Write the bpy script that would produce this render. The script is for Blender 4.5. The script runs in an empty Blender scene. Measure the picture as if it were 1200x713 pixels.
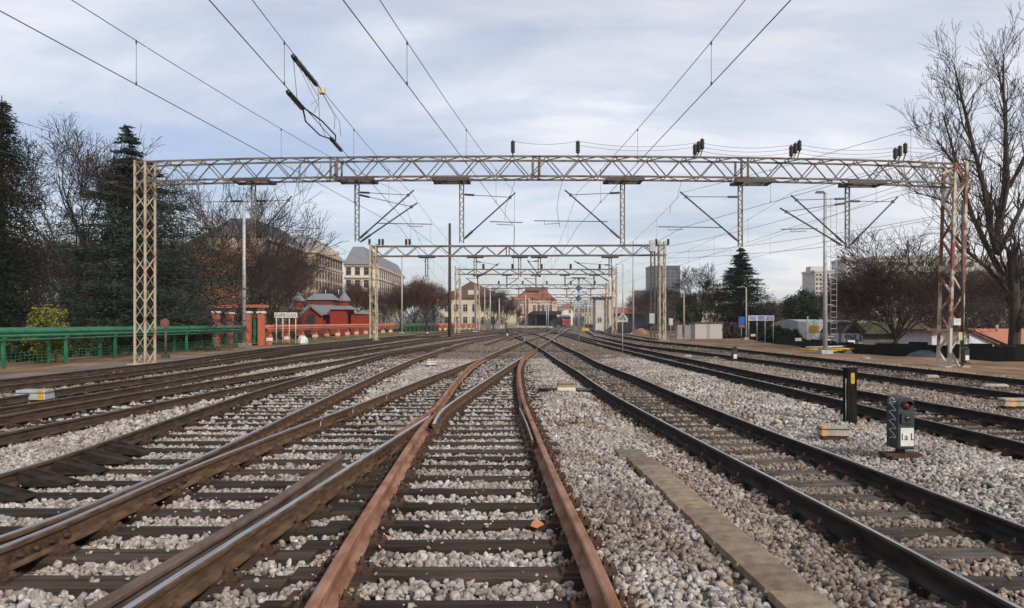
import bpy, math, random
import numpy as np
from mathutils import Vector
R = math.radians
S = bpy.context.scene
COL = S.collection
# ------------------------------------------------------------------ camera, sky, sun
cd = bpy.data.cameras.new('camera'); cam = bpy.data.objects.new('camera', cd); COL.objects.link(cam)
cam.location = (0, 0, 1.65); cam.rotation_euler = (R(90), 0, 0)
cd.lens = 27; cd.sensor_width = 36; cd.shift_y = 0.0179; cd.clip_end = 6000; cd.clip_start = .05
S.camera = cam
SUN_EL, SUN_AZ = 30, 148      # azimuth clockwise from +Y : behind the camera, to its right
w = bpy.data.worlds.new("World"); S.world = w; w.use_nodes = True
nt = w.node_tree; nt.nodes.clear(); N = nt.nodes; L = nt.links
out = N.new('ShaderNodeOutputWorld'); bg = N.new('ShaderNodeBackground'); L.new(bg.outputs[0], out.inputs[0])
sky = N.new('ShaderNodeTexSky'); sky.sky_type = 'NISHITA'; sky.sun_disc = False
sky.sun_elevation = R(SUN_EL); sky.sun_rotation = R(SUN_AZ); sky.air_density = 1.1; sky.dust_density = 1.0; sky.ozone_density = 1.5
bg.inputs[1].default_value = 0.105
tc = N.new('ShaderNodeTexCoord'); sep = N.new('ShaderNodeSeparateXYZ'); L.new(tc.outputs['Generated'], sep.inputs[0])
def M(op, a, b, c=None):
    n = N.new('ShaderNodeMath'); n.operation = op
    for i, v in enumerate((a, b, c)):
        if v is None: continue
        if isinstance(v, (int, float)): n.inputs[i].default_value = v
        else: L.new(v, n.inputs[i])
    return n.outputs[0]
zz = M('ADD', M('MAXIMUM', sep.outputs[2], 0.0), 0.16)
cmb = N.new('ShaderNodeCombineXYZ'); L.new(M('DIVIDE', sep.outputs[0], zz), cmb.inputs[0]); L.new(M('DIVIDE', sep.outputs[1], zz), cmb.inputs[1])
def cloud(scale, seed, det, lo, hi, sx=1, sy=1, dist=.6):
    mp = N.new('ShaderNodeMapping'); mp.inputs[1].default_value = (seed, seed*.7, seed*.3); mp.inputs[3].default_value = (sx, sy, 1); mp.inputs[2].default_value = (0, 0, R(20))
    L.new(cmb.outputs[0], mp.inputs[0])
    n = N.new('ShaderNodeTexNoise'); n.inputs['Scale'].default_value = scale; n.inputs['Detail'].default_value = det; n.inputs['Roughness'].default_value = .55; n.inputs['Distortion'].default_value = dist
    L.new(mp.outputs[0], n.inputs['Vector'])
    r = N.new('ShaderNodeMapRange'); r.interpolation_type = 'SMOOTHSTEP'; r.inputs[1].default_value = lo; r.inputs[2].default_value = hi
    L.new(n.outputs[0], r.inputs[0]); return r.outputs[0]
big = cloud(0.42, 3.1, 6, .30, .62, .8, 1.3)
fine = cloud(1.3, 7.7, 9, .32, .75, .7, 1.5)
tone = cloud(1.0, 12.3, 9, .40, .60, .7, 1.4, 1.0)
cover = M('MINIMUM', M('ADD', M('MULTIPLY', big, .70), M('MULTIPLY', fine, .45)), 0.97)
cover = M('ADD', M('MULTIPLY', cover, .70), M('MULTIPLY', .29, M('MINIMUM', M('MULTIPLY', sep.outputs[2], 3.0), 1.0)))
cc = N.new('ShaderNodeMixRGB'); cc.inputs[1].default_value = (6.7, 7.3, 8.6, 1); cc.inputs[2].default_value = (10.0, 9.8, 10.1, 1); L.new(M('MINIMUM', M('MAXIMUM', M('ADD', M('MULTIPLY', tone, .8), M('ADD', M('MULTIPLY', sep.outputs[0], .55), .12)), 0.0), 1.0), cc.inputs[0])
skb = N.new('ShaderNodeMixRGB'); skb.blend_type = 'MULTIPLY'; skb.inputs[0].default_value = 1; skb.inputs[2].default_value = (1.05, 1.0, 1.1, 1); L.new(sky.outputs[0], skb.inputs[1])
mx = N.new('ShaderNodeMixRGB'); L.new(cover, mx.inputs[0]); L.new(skb.outputs[0], mx.inputs[1]); L.new(cc.outputs[0], mx.inputs[2])
L.new(mx.outputs[0], bg.inputs[0])
sl = bpy.data.lights.new('sun', 'SUN'); so = bpy.data.objects.new('sun', sl); COL.objects.link(so)
sl.energy = 3.4; sl.angle = R(3); sl.color = (1, .91, .80)
az = R(SUN_AZ); dirn = Vector((math.sin(az)*math.cos(R(SUN_EL)), math.cos(az)*math.cos(R(SUN_EL)), math.sin(R(SUN_EL))))
so.rotation_euler = dirn.to_track_quat('Z', 'Y').to_euler()
S.view_settings.view_transform = 'Standard'; S.view_settings.look = 'None'; S.view_settings.exposure = 0.0; S.view_settings.gamma = 1
rnd = random.Random(5)
# ------------------------------------------------------------------ helpers
F = 900.0; HZ = 378.0; CZ = 1.65
def gp(x, y, zp=0.0):                   # picture point -> point on the level plane at height zp
    Y = (CZ-zp)*F/(y-HZ); return ((x-600)/F*Y, Y)
def WX(x, Y): return (x-600)/F*Y
def WZ(y, Y): return CZ+(HZ-y)*Y/F
def PT(x, y, Y): return (WX(x, Y), Y, WZ(y, Y))

def setp(o, label=None, cat=None, group=None, kind=None):
    if label: o['label'] = label
    if cat: o['category'] = cat
    if group: o['group'] = group
    if kind: o['kind'] = kind
    return o
def thing(name, label, cat, loc=(0, 0, 0), rz=0, group=None):
    o = bpy.data.objects.new(name, None); COL.objects.link(o); o.location = loc; o.rotation_euler = (0, 0, rz)
    o.empty_display_size = .2
    return setp(o, label, cat, group)
def copy_tree(o, parent=None):
    c = o.copy(); COL.objects.link(c); c.parent = parent
    for ch in list(o.children): copy_tree(ch, c)
    return c

class MB:
    def __init__(s): s.v = []; s.f = []; s.m = []; s.sm = []
    def add(s, vs, fs, m=0, smooth=False):
        b = len(s.v); s.v.extend(vs)
        for f in fs: s.f.append(tuple(i+b for i in f)); s.m.append(m); s.sm.append(smooth)
    def box(s, c, d, rz=0, m=0, taper=1.0, tilt=0):
        x, y, z = d[0]/2, d[1]/2, d[2]/2; ca, sa = math.cos(rz), math.sin(rz); vs = []
        for sz in (-1, 1):
            t = taper if sz > 0 else 1
            for sx, sy in ((-1, -1), (1, -1), (1, 1), (-1, 1)):
                px, py = sx*x*t, sy*y*t
                vs.append((c[0]+px*ca-py*sa, c[1]+px*sa+py*ca, c[2]+sz*z+tilt*px))
        s.add(vs, [(0, 3, 2, 1), (4, 5, 6, 7), (0, 1, 5, 4), (1, 2, 6, 5), (2, 3, 7, 6), (3, 0, 4, 7)], m)
    def bar(s, p0, p1, w, h=None, m=0, up=(0, 0, 1)):
        h = h or w; a, b = Vector(p0), Vector(p1); d = (b-a)
        if d.length < 1e-6: return
        d.normalize(); u = Vector(up)
        if abs(d.dot(u)) > .98: u = Vector((0, 1, 0))
        sd = d.cross(u).normalized(); u = sd.cross(d).normalized(); vs = []
        for p in (a, b):
            for sx, sz in ((-1, -1), (1, -1), (1, 1), (-1, 1)): vs.append(tuple(p+sd*(w/2*sx)+u*(h/2*sz)))
        s.add(vs, [(0, 1, 2, 3), (7, 6, 5, 4), (0, 4, 5, 1), (1, 5, 6, 2), (2, 6, 7, 3), (3, 7, 4, 0)], m)
    def tube(s, pts, r, n=6, m=0, cap=True, smooth=True):
        k = len(pts); rs = r if isinstance(r, (list, tuple)) else [r]*k
        P = [Vector(p) for p in pts]; vs = []; u = None
        for i in range(k):
            d = (P[min(i+1, k-1)]-P[max(i-1, 0)])
            if d.length < 1e-9: d = Vector((0, 0, 1))
            d.normalize()
            if u is None:
                t = Vector((0, 0, 1)) if abs(d.z) < .9 else Vector((1, 0, 0)); u = d.cross(t).normalized()
            else:
                u = (u-d*u.dot(d))
                u = u.normalized() if u.length > 1e-6 else d.orthogonal().normalized()
            v = d.cross(u)
            for j in range(n):
                a = 2*math.pi*j/n; q = P[i]+(u*math.cos(a)+v*math.sin(a))*rs[i]; vs.append((q.x, q.y, q.z))
        fs = [(i*n+j, i*n+(j+1) % n, (i+1)*n+(j+1) % n, (i+1)*n+j) for i in range(k-1) for j in range(n)]
        if cap: fs += [tuple(range(n-1, -1, -1)), tuple(range((k-1)*n, k*n))]
        s.add(vs, fs, m, smooth)
    def lathe(s, prof, c=(0, 0, 0), n=12, m=0, smooth=True, axis='z'):
        vs = []; k = len(prof)
        for r, z in prof:
            for j in range(n):
                a = 2*math.pi*j/n; x, y = r*math.cos(a), r*math.sin(a)
                if axis == 'z': vs.append((c[0]+x, c[1]+y, c[2]+z))
                elif axis == 'y': vs.append((c[0]+x, c[1]+z, c[2]+y))
                else: vs.append((c[0]+z, c[1]+x, c[2]+y))
        fs = [(i*n+j, i*n+(j+1) % n, (i+1)*n+(j+1) % n, (i+1)*n+j) for i in range(k-1) for j in range(n)]
        fs += [tuple(range(n-1, -1, -1)), tuple(range((k-1)*n, k*n))]
        s.add(vs, fs, m, smooth)
    def prism(s, poly, y0, y1, m=0, axis='y'):     # poly in (x,z), extruded along y  (axis 'x': poly in (y,z) along x ; 'z': poly (x,y) along z)
        n = len(poly)
        mk = {'y': lambda p, t: (p[0], t, p[1]), 'x': lambda p, t: (t, p[0], p[1]), 'z': lambda p, t: (p[0], p[1], t)}[axis]
        vs = [mk(p, y0) for p in poly]+[mk(p, y1) for p in poly]
        s.add(vs, [tuple(range(n)), tuple(range(2*n-1, n-1, -1))]+[(i, n+i, n+(i+1) % n, (i+1) % n) for i in range(n)], m)
    def build(s, name, mats, parent=None, loc=None):
        me = bpy.data.meshes.new(name); me.from_pydata(s.v, [], s.f)
        if not isinstance(mats, (list, tuple)): mats = [mats]
        for mt in mats: me.materials.append(mt)
        if len(s.f):
            me.polygons.foreach_set('material_index', s.m); me.polygons.foreach_set('use_smooth', s.sm)
        me.update()
        o = bpy.data.objects.new(name, me); COL.objects.link(o)
        if parent: o.parent = parent
        if loc: o.location = loc
        return o
def fixn(o):
    import bmesh
    bm = bmesh.new(); bm.from_mesh(o.data); bmesh.ops.recalc_face_normals(bm, faces=bm.faces); bm.to_mesh(o.data); bm.free(); return o

def mat(name, c1, c2=None, rough=.8, metal=0, scale=5, det=4, stretch=(1, 1, 1), bump=0, bscale=None, lo=.35, hi=.65, spec=.5, coord='Object', rnd_amt=0, c3=None, island=0):
    m = bpy.data.materials.new(name); m.use_nodes = True; t = m.node_tree; b = t.nodes['Principled BSDF']
    b.inputs['Roughness'].default_value = rough; b.inputs['Metallic'].default_value = metal; b.inputs['Specular IOR Level'].default_value = min(spec, .5 if rough < .7 else .12)
    b.inputs['Base Color'].default_value = (*c1, 1)
    tcn = t.nodes.new('ShaderNodeTexCoord'); mp = t.nodes.new('ShaderNodeMapping'); mp.inputs[3].default_value = stretch
    t.links.new(tcn.outputs[coord], mp.inputs[0])
    col = None
    if c2:
        n = t.nodes.new('ShaderNodeTexNoise'); n.inputs['Scale'].default_value = scale; n.inputs['Detail'].default_value = det; t.links.new(mp.outputs[0], n.inputs['Vector'])
        r = t.nodes.new('ShaderNodeValToRGB'); r.color_ramp.elements[0].position = lo; r.color_ramp.elements[1].position = hi
        r.color_ramp.elements[0].color = (*c1, 1); r.color_ramp.elements[1].color = (*c2, 1)
        if c3:
            e = r.color_ramp.elements.new((lo+hi)/2); e.color = (*c3, 1)
        t.links.new(n.outputs[0], r.inputs[0]); col = r.outputs[0]
    if rnd_amt or island:
        if col is None:
            rg = t.nodes.new('ShaderNodeRGB'); rg.outputs[0].default_value = (*c1, 1); col = rg.outputs[0]
        src = t.nodes.new('ShaderNodeNewGeometry').outputs['Random Per Island'] if island else t.nodes.new('ShaderNodeObjectInfo').outputs['Random']
        amt = island or rnd_amt
        mr = t.nodes.new('ShaderNodeMapRange'); mr.inputs[3].default_value = 1-amt; mr.inputs[4].default_value = 1+amt; t.links.new(src, mr.inputs[0])
        hs = t.nodes.new('ShaderNodeHueSaturation'); t.links.new(mr.outputs[0], hs.inputs['Value']); t.links.new(col, hs.inputs['Color']); col = hs.outputs[0]
    if col is not None: t.links.new(col, b.inputs['Base Color'])
    if bump:
        n2 = t.nodes.new('ShaderNodeTexNoise'); n2.inputs['Scale'].default_value = bscale or scale*3; n2.inputs['Detail'].default_value = 5; t.links.new(mp.outputs[0], n2.inputs['Vector'])
        bp = t.nodes.new('ShaderNodeBump'); bp.inputs['Strength'].default_value = bump; bp.inputs['Distance'].default_value = .02
        t.links.new(n2.outputs[0], bp.inputs['Height']); t.links.new(bp.outputs[0], b.inputs['Normal'])
    return m

# ------------------------------------------------------------------ materials
m_railtop = mat('rail_top', (.42, .40, .38), (.62, .60, .58), rough=.32, metal=1, scale=3, stretch=(8, .4, 1))
m_railside = mat('rail_side_brown', (.075, .045, .028), (.16, .098, .060), rough=.85, scale=4, stretch=(1, 1.5, 8), bump=.5, bscale=60)
m_railmid = mat('rail_side_umber', (.045, .032, .024), (.095, .065, .045), rough=.85, scale=6, stretch=(1, .5, 3), bump=.4, bscale=60)
m_raildark = mat('rail_side_dark', (.016, .013, .012), (.042, .033, .027), rough=.8, scale=6, stretch=(1, .5, 3), bump=.4, bscale=60)
m_rusttop = mat('rusty_rail', (.18, .085, .05), (.33, .185, .125), rough=.8, scale=7, stretch=(1, .4, 1), bump=.4, bscale=70)
m_checkrail = mat('check_rail', (.08, .055, .045), (.15, .11, .09), rough=.75, scale=8, stretch=(1, .4, 1), bump=.3, bscale=60)
m_fast = mat('fastening_iron', (.035, .026, .022), (.10, .055, .035), rough=.8, scale=30)
m_oily = mat('oily_timber', (.014, .012, .011), (.04, .034, .03), rough=.65, scale=4, stretch=(.5, 9, 9), bump=.6, bscale=9, coord='Generated', rnd_amt=.3)
def wood(name, a, b, rough=.85):
    return mat(name, a, b, rough=rough, scale=3.0, det=8, stretch=(1.2, 6, 6), bump=.9, bscale=7, rnd_amt=.35, lo=.3, hi=.72)
m_sleeper = wood('sleeper_timber', (.016, .012, .010), (.070, .052, .042))
m_sleeper_grey = wood('sleeper_timber_grey', (.035, .029, .025), (.105, .088, .074))
m_cream = mat('cream_paint_rusting', (.42, .36, .27), (.24, .11, .06), rough=.75, scale=2.3, det=7, lo=.50, hi=.66, c3=(.36, .28, .19), stretch=(1, 1, .7))
m_redpaint = mat('red_paint_rusting', (.24, .06, .04), (.50, .43, .36), rough=.75, scale=1.2, det=7, lo=.46, hi=.62, c3=(.28, .10, .07))
m_beam = mat('beam_paint_grey', (.16, .14, .12), (.085, .05, .035), rough=.7, scale=1.6, det=7, lo=.48, hi=.68)
m_dksteel = mat('dark_steel', (.035, .032, .03), (.07, .06, .055), rough=.6, scale=8)
m_steel = mat('galvanised_steel', (.30, .31, .32), (.42, .43, .44), rough=.5, metal=.3, scale=6)
m_insul = mat('brown_insulator', (.018, .012, .011), (.035, .022, .018), rough=.35, scale=10)
m_wire = mat('wire_copper_dark', (.05, .05, .055), rough=.6)
m_white = mat('white_paint', (.66, .65, .62), (.45, .44, .41), rough=.6, scale=5)
m_black = mat('black_paint', (.015, .015, .017), (.03, .03, .032), rough=.5, scale=5)
m_sigbody = mat('signal_case_paint', (.010, .017, .019), (.026, .036, .037), rough=.45, scale=8)
m_yellow = mat('yellow_paint', (.55, .36, .03), (.34, .20, .03), rough=.6, scale=9)
m_orange = mat('orange_paint', (.40, .10, .045), (.50, .15, .075), rough=.6, scale=2, rnd_amt=.1)
m_green = mat('green_paint', (.010, .105, .05), (.02, .16, .075), rough=.45, scale=2)
m_concrete = mat('old_concrete', (.17, .125, .085), (.26, .20, .145), rough=.9, scale=9, det=8, bump=.5, bscale=60, rnd_amt=.22)
m_concl = mat('pale_concrete', (.28, .25, .20), (.40, .36, .30), rough=.9, scale=7, bump=.3)
m_glass = mat('window_glass', (.03, .035, .045), rough=.15, spec=.8)
m_frame = mat('window_frame', (.5, .48, .44), rough=.7)
m_bark = mat('grey_bark', (.035, .029, .025), (.075, .064, .055), rough=.95, scale=2, stretch=(3, 3, .6))
m_twig = mat('brown_twigs', (.038, .027, .022), (.068, .050, .042), rough=.95, scale=1)
m_twigred = mat('russet_twigs', (.07, .036, .026), (.11, .06, .045), rough=.95, scale=1)
m_barkdark = mat('dark_bark', (.03, .025, .022), (.06, .05, .045), rough=.95, scale=2)
m_leafbrown = mat('dead_oak_leaves', (.22, .10, .06), (.33, .17, .10), rough=.9, scale=3, island=.35)
m_cedar = mat('cedar_needles', (.014, .024, .019), (.045, .062, .050), rough=.85, scale=.8, island=.4)
m_crypt = mat('reddish_conifer_foliage', (.012, .020, .010), (.040, .020, .014), rough=.9, scale=.35, lo=.50, hi=.68, island=.45)
m_spruce = mat('spruce_needles', (.007, .013, .008), (.018, .027, .015), rough=.9, scale=.8, island=.4)
m_shrub = mat('yellow_shrub_leaves', (.20, .17, .03), (.09, .11, .03), rough=.8, scale=1.5, island=.4)
m_hedge = mat('hedge_leaves', (.018, .035, .014), (.04, .055, .02), rough=.9, scale=1.5, island=.4)
m_dryleaf = mat('dry_weeds', (.05, .036, .03), (.10, .07, .055), rough=.95, scale=3, island=.3)
m_greyroof = mat('grey_slate_roof', (.15, .155, .165), (.22, .225, .235), rough=.7, scale=5, stretch=(1, 1, 6))
m_redwall = mat('red_boarding', (.20, .026, .017), (.29, .04, .024), rough=.75, scale=3, stretch=(1, 1, 12))
m_redtile = mat('red_roof_tiles', (.27, .085, .055), (.35, .13, .085), rough=.85, scale=3)
m_brownroof = mat('brown_roof_tiles', (.10, .055, .04), (.17, .10, .07), rough=.9, scale=3)
m_brick = mat('orange_brick', (.34, .09, .055), (.47, .15, .095), rough=.8, scale=12)

# ------------------------------------------------------------------ rails traced on the rail-top plane z = .20
ZR = .20
def rail_px(pts):
    return [gp(x, y, ZR) for x, y in pts]
def smooth(P, step=.5, it=6):
    P = np.array(P, float); d = np.r_[0, np.cumsum(np.hypot(*(P[1:]-P[:-1]).T))]
    n = max(3, int(d[-1]/step)); t = np.linspace(0, d[-1], n)
    Q = np.c_[np.interp(t, d, P[:, 0]), np.interp(t, d, P[:, 1])]
    for _ in range(it): Q[1:-1] = .25*Q[:-2]+.5*Q[1:-1]+.25*Q[2:]
    return Q
RL = {
 1: [(-420, 484), (-200, 463), (0, 445), (118, 432), (200, 423.7), (301, 409.5), (400, 400), (467, 394), (526, 389), (594, 384.9), (640, 382.4)],
 2: [(-420, 497), (-200, 472.5), (0, 452), (101, 441.5), (200, 429), (267, 420.6), (351, 408), (400, 403.4), (467, 397), (526, 391.3), (594, 386.2), (640, 383.2)],
 3: [(-420, 530), (-200, 496), (0, 466.6), (57, 458), (118, 449.3), (200, 438.8), (301, 423.8), (400, 410.4), (484, 399), (535, 392.9), (594, 387), (648, 382.4)],
 4: [(-420, 548), (-200, 509), (0, 477.5), (67, 468), (118, 460), (200, 446.5), (300, 429), (400, 414.6), (484, 402), (535, 395.2), (594, 388.4), (652, 382.9)],
 5: [(-420, 562), (-200, 522), (0, 487.6), (101, 470), (200, 454), (301, 438), (400, 422), (450, 413), (501, 405), (568, 395), (600, 390.6), (655, 383.4)],
 6: [(-420, 592), (-200, 547), (0, 508), (84, 491.5), (200, 468.5), (284, 452.4), (335, 443.5), (357, 440)],
 7: [(-420, 655), (-200, 606), (0, 558), (101, 525.5), (168, 501), (200, 490.5), (250.5, 473.5), (301, 457.8), (343, 445.5), (400, 429.2), (450, 414.7), (501, 407), (530, 402.3)],
 8: [(-260, 713), (0, 633), (67, 608), (135, 580.5), (200, 550.5), (250, 529.5), (292, 509), (331, 490), (368, 472.6), (400, 457.7), (450, 434.9), (484, 420.8), (518, 409.7), (551, 400.5), (594, 392.7), (640, 386.6), (668, 383)],
 9: [(-300, 745), (0, 648.6), (67, 618), (126, 589), (200, 556), (267, 531.5), (318, 510.5), (377, 489.5), (450, 462), (501, 442.3), (568, 418.6), (597, 406.5), (614, 400), (627, 396), (644, 389.8), (662, 384.2), (676, 381.6)],
 10: [(60, 770), (143, 713), (180, 691), (214, 669), (264, 638.5), (338, 593), (400, 552.5), (450, 521), (508, 484.5)],
 101: [(508.5, 497), (509, 492), (514, 482), (532, 470), (565, 448), (600, 426.3), (613, 418), (631, 406.8), (646, 398.4), (657, 390.5), (672, 382.8)],
 11: [(335, 760), (364, 713), (402.6, 643), (426, 603), (460, 553.5), (486, 510), (508, 484.5)],
 111: [(466, 507), (480, 497), (508, 480.5), (518, 466), (534.7, 444), (551.5, 428), (568, 418.6)],
 12: [(740, 760), (723, 713), (702.6, 658), (667, 594.5), (638.5, 531), (626, 500), (613.4, 470), (608, 445), (607.5, 430), (612, 419), (631, 406.8)],
 13: [(1270, 752), (1195, 713), (1015, 617), (900, 557.5), (817, 515), (772, 491.5), (719, 463), (699, 450.5), (678, 435.5), (653, 421.3), (632, 407.2), (618, 400.2), (598, 392), (570, 387.6)],
 14: [(1360, 677), (1200, 617), (972, 530), (900, 504), (865, 490.5), (801, 465), (750, 443), (701, 425), (686, 417), (662, 406), (647, 399), (632, 392.6), (606, 387.3)],
 15: [(1460, 537), (1200, 491), (900, 439), (818, 422.5), (750, 409), (700, 398.3), (674, 393), (656, 389.6), (640, 385.5)],
 16: [(1460, 580), (1200, 519), (900, 448.8), (835, 434), (767, 418.6), (700, 403), (676, 397.2), (655, 391.5), (630, 385.8)],
 17: [(1500, 478), (1200, 445), (900, 413), (851, 407.5), (767, 400), (720, 393.8), (698, 388.4), (686, 382.8), (680, 380.5)],
 18: [(1500, 501), (1200, 462), (900, 422.6), (818, 412.2), (750, 404.4), (700, 394.2), (684, 386.5), (676, 381)],
 19: [(614.5, 399.5), (614.8, 397), (611, 393.5), (603, 390.5), (588, 388)],
 21: [(568, 403), (590, 396), (622, 391), (648, 386), (668, 381.6)],
 22: [(700, 401), (672, 393.5), (645, 387.5), (618, 384)],
 23: [(690, 396), (662, 388.5), (636, 384.5), (610, 382.5)],
 24: [(594, 398), (612, 391.5), (640, 384.6), (655, 381.8)],
 20: [(650, 401), (648, 397), (652, 393), (662, 388.5), (672, 385)],
}
RP = {k: smooth(rail_px(v)) for k, v in RL.items()}
def rx(k, Y):
    P = RP[k]; o = np.argsort(P[:, 1]); return float(np.interp(Y, P[o, 1], P[o, 0]))
def inr(k, Y): return RP[k][:, 1].min() <= Y <= RP[k][:, 1].max()

def rail_mesh(P, mats, name='rail', parent=None, zt=ZR, head=.068):
    ins = .011 if mats[0] not in (m_raildark, m_railmid) else .020
    prof = [(-.07, zt-.15), (.07, zt-.15), (.07, zt-.138), (.012, zt-.118), (.012, zt-.045), (head/2, zt-.032), (head/2, zt-.008), (head/2-ins, zt),
            (-head/2+ins, zt), (-head/2, zt-.008), (-head/2, zt-.032), (-.012, zt-.045), (-.012, zt-.118), (-.07, zt-.138)]
    n = len(prof); P = np.array(P); T = np.gradient(P, axis=0); T /= np.linalg.norm(T, axis=1)[:, None]; Nn = np.c_[T[:, 1], -T[:, 0]]
    b = MB(); vs = []
    for i in range(len(P)):
        for a, z in prof: vs.append((P[i, 0]+Nn[i, 0]*a, P[i, 1]+Nn[i, 1]*a, z))
    b.v = vs
    for i in range(len(P)-1):
        for j in range(n):
            k = (j+1) % n; b.f.append((i*n+j, i*n+k, (i+1)*n+k, (i+1)*n+j)); b.m.append(1 if j == 7 else 0); b.sm.append(False)
    b.f += [tuple(range(n)), tuple(range(len(P)*n-1, (len(P)-1)*n-1, -1))]; b.m += [0, 0]; b.sm += [False, False]
    return fixn(b.build(name, mats, parent))

# sleepers: unit sleeper mesh stretched by the object's scale
def unit_sleeper(m, seed):
    r = random.Random(seed); b = MB(); nx = 9
    vs = []
    for i in range(nx):
        x = -.5+i/(nx-1)
        j = [r.uniform(-.006, .006) for _ in range(4)]
        vs += [(x, -.118+j[0], -.10), (x, .118+j[1], -.10), (x, .112+j[1], .016), (x, .10+j[2], .026+j[3]*.5), (x, -.10+j[2], .026-j[3]*.5), (x, -.112+j[0], .016)]
    fs = [(i*6+k, i*6+(k+1) % 6, (i+1)*6+(k+1) % 6, (i+1)*6+k) for i in range(nx-1) for k in range(6)]
    fs += [tuple(range(5, -1, -1)), tuple(range((nx-1)*6, nx*6))]
    b.add(vs, fs); o = b.build('sleeper', m); me = o.data; bpy.data.objects.remove(o); return me
SL = {id(m): [unit_sleeper(m, i) for i in range(4)] for m in (m_sleeper, m_sleeper_grey, m_oily)}
fast = MB()      # a chair plate with its bolts and clips, centred under a rail
fast.box((0, 0, .038), (.36, .16, .022)); 
for sx in (-1, 1):
    fast.box((sx*.095, 0, .062), (.05, .13, .035), taper=.7); fast.lathe([(.022, 0), (.022, .03), (.014, .032), (.012, .055)], (sx*.105, -.02, .075), 6, smooth=False)
    fast.lathe([(.02, 0), (.02, .022), (.008, .03)], (sx*.155, .035, .048), 6, smooth=False)
fo = fast.build('rail_fastening', m_fast); FAST = fo.data; bpy.data.objects.remove(fo)
fast2 = MB(); fast2.box((0, 0, .038), (.34, .16, .02))
for sx in (-1, 1): fast2.box((sx*.1, 0, .075), (.05, .08, .06), taper=.6)
fo = fast2.build('rail_fastening', m_fast); FAST2 = fo.data; bpy.data.objects.remove(fo)
OCC = []     # occupied rectangles (x0,x1,y0,y1) for the stones
class Track:
    def __init__(s, name, label, cat='railway track', group=None):
        s.o = thing(name, label, cat, group=group); s.n = 0; s.rest = MB(); s.restm = m_sleeper
    def sleepers(s, y0, y1, xl, xr, m=m_sleeper, step=.6, rails=(), fy=15, lim=96, jit=.035):
        y = y0; s.restm = m
        while y < y1:
            a, c = xl(y), xr(y)
            if c-a > .5:
                a += rnd.uniform(-.07, .07); c += rnd.uniform(-.07, .07); yy = y+rnd.uniform(-jit, jit)
                OCC.append((a, c, yy-.13, yy+.13))
                if s.n < lim:
                    me = SL[id(m)][rnd.randrange(4)]
                    o = bpy.data.objects.new('sleeper', me); COL.objects.link(o); o.parent = s.o; o.location = ((a+c)/2, yy, 0)
                    o.scale = (c-a, 1, 1); o.rotation_euler = (0, 0, rnd.uniform(-.009, .009)); s.n += 1
                    if yy < fy+13:
                        for k in rails:
                            if not inr(k, yy): continue
                            X = rx(k, yy)
                            if X < a or X > c: continue
                            f = bpy.data.objects.new('rail_fastening', FAST if yy < fy else FAST2); COL.objects.link(f); f.parent = o
                            f.location = ((X-(a+c)/2)/(c-a), 0, 0); f.scale = (1/(c-a), 1, 1)
                else:
                    s.rest.box(((a+c)/2, yy, -.035), (c-a, .23, .12))
            y += step
    def done(s):
        if s.rest.v: setp(s.rest.build('sleeper', s.restm, s.o), kind='stuff')
RBM = [m_railside, m_railtop]; RMM = [m_railmid, m_railtop]; RDM = [m_raildark, m_railtop]; RRM = [m_rusttop, m_rusttop]; RCM = [m_checkrail, m_checkrail]
def dbl(k): return lambda y: rx(k, y)
# --- the turnout in the middle
T = Track('railway_turnout', 'turnout in the middle foreground where two rusty orange rails branch from shiny ones', 'railway turnout')
T.sleepers(3.0, 9.4, lambda y: rx(7, y)-.08, lambda y: rx(10, y)+.50, m_sleeper, rails=(7, 9, 10), lim=96)
T.sleepers(3.22, 9.4, lambda y: rx(11, y)-.40, lambda y: rx(12, y)+.10, m_sleeper, rails=(11, 12))
T.sleepers(9.7, 16.2, lambda y: rx(8, y)-.35, lambda y: rx(12, y)+.25, m_sleeper, rails=(8, 9, 10, 11, 101, 111, 12))
T.sleepers(16.2, 40, lambda y: rx(9, y)-.4, lambda y: rx(101, y)+.45 if y > 30 else rx(12, y)+.45, m_sleeper, rails=(9, 101, 12))
T.sleepers(43, 66, lambda y: rx(9, y)-.5, lambda y: rx(14, y)+.3, m_oily, step=.62)
T.done()
for k in (9, 10, 101): rail_mesh(RP[k], RBM, parent=T.o)
for k in (11, 111, 12): rail_mesh(RP[k], RRM, parent=T.o)
for k in (19, 20, 21, 22, 23, 24): rail_mesh(RP[k], RBM, parent=T.o)
def offset(k, off, y0, y1, fl=.12):
    P = RP[k]; P = P[(P[:, 1] > y0) & (P[:, 1] < y1)]
    P = P[np.argsort(P[:, 1])].copy(); Tt = np.gradient(P, axis=0); Tt /= np.linalg.norm(Tt, axis=1)[:, None]; Nn = np.c_[Tt[:, 1], -Tt[:, 0]]
    o = np.full(len(P), off); e = 4
    for i in range(min(e, len(P)//2)):
        o[-1-i] += math.copysign(fl*(1-i/e), off)
    return P+Nn*o[:, None]
rail_mesh(offset(10, -.16, 3.2, 8.9), RCM, 'check_rail', T.o, zt=ZR+.01, head=.085)
rail_mesh(offset(12, -.085, 9.2, 13.5, .03), RBM, 'switch_blade', T.o, zt=ZR-.008, head=.032)
# steel straps nailed across the oily sleeper ends
b = MB()
for i in range(9):
    yy = 3.3+i*.6; xx = rx(10, yy)+.62
    if rx(11, yy)-xx > .05: b.box((xx, yy, .032), (.045, .25, .012))
b.build('steel_strap', m_fast, T.o)
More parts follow.
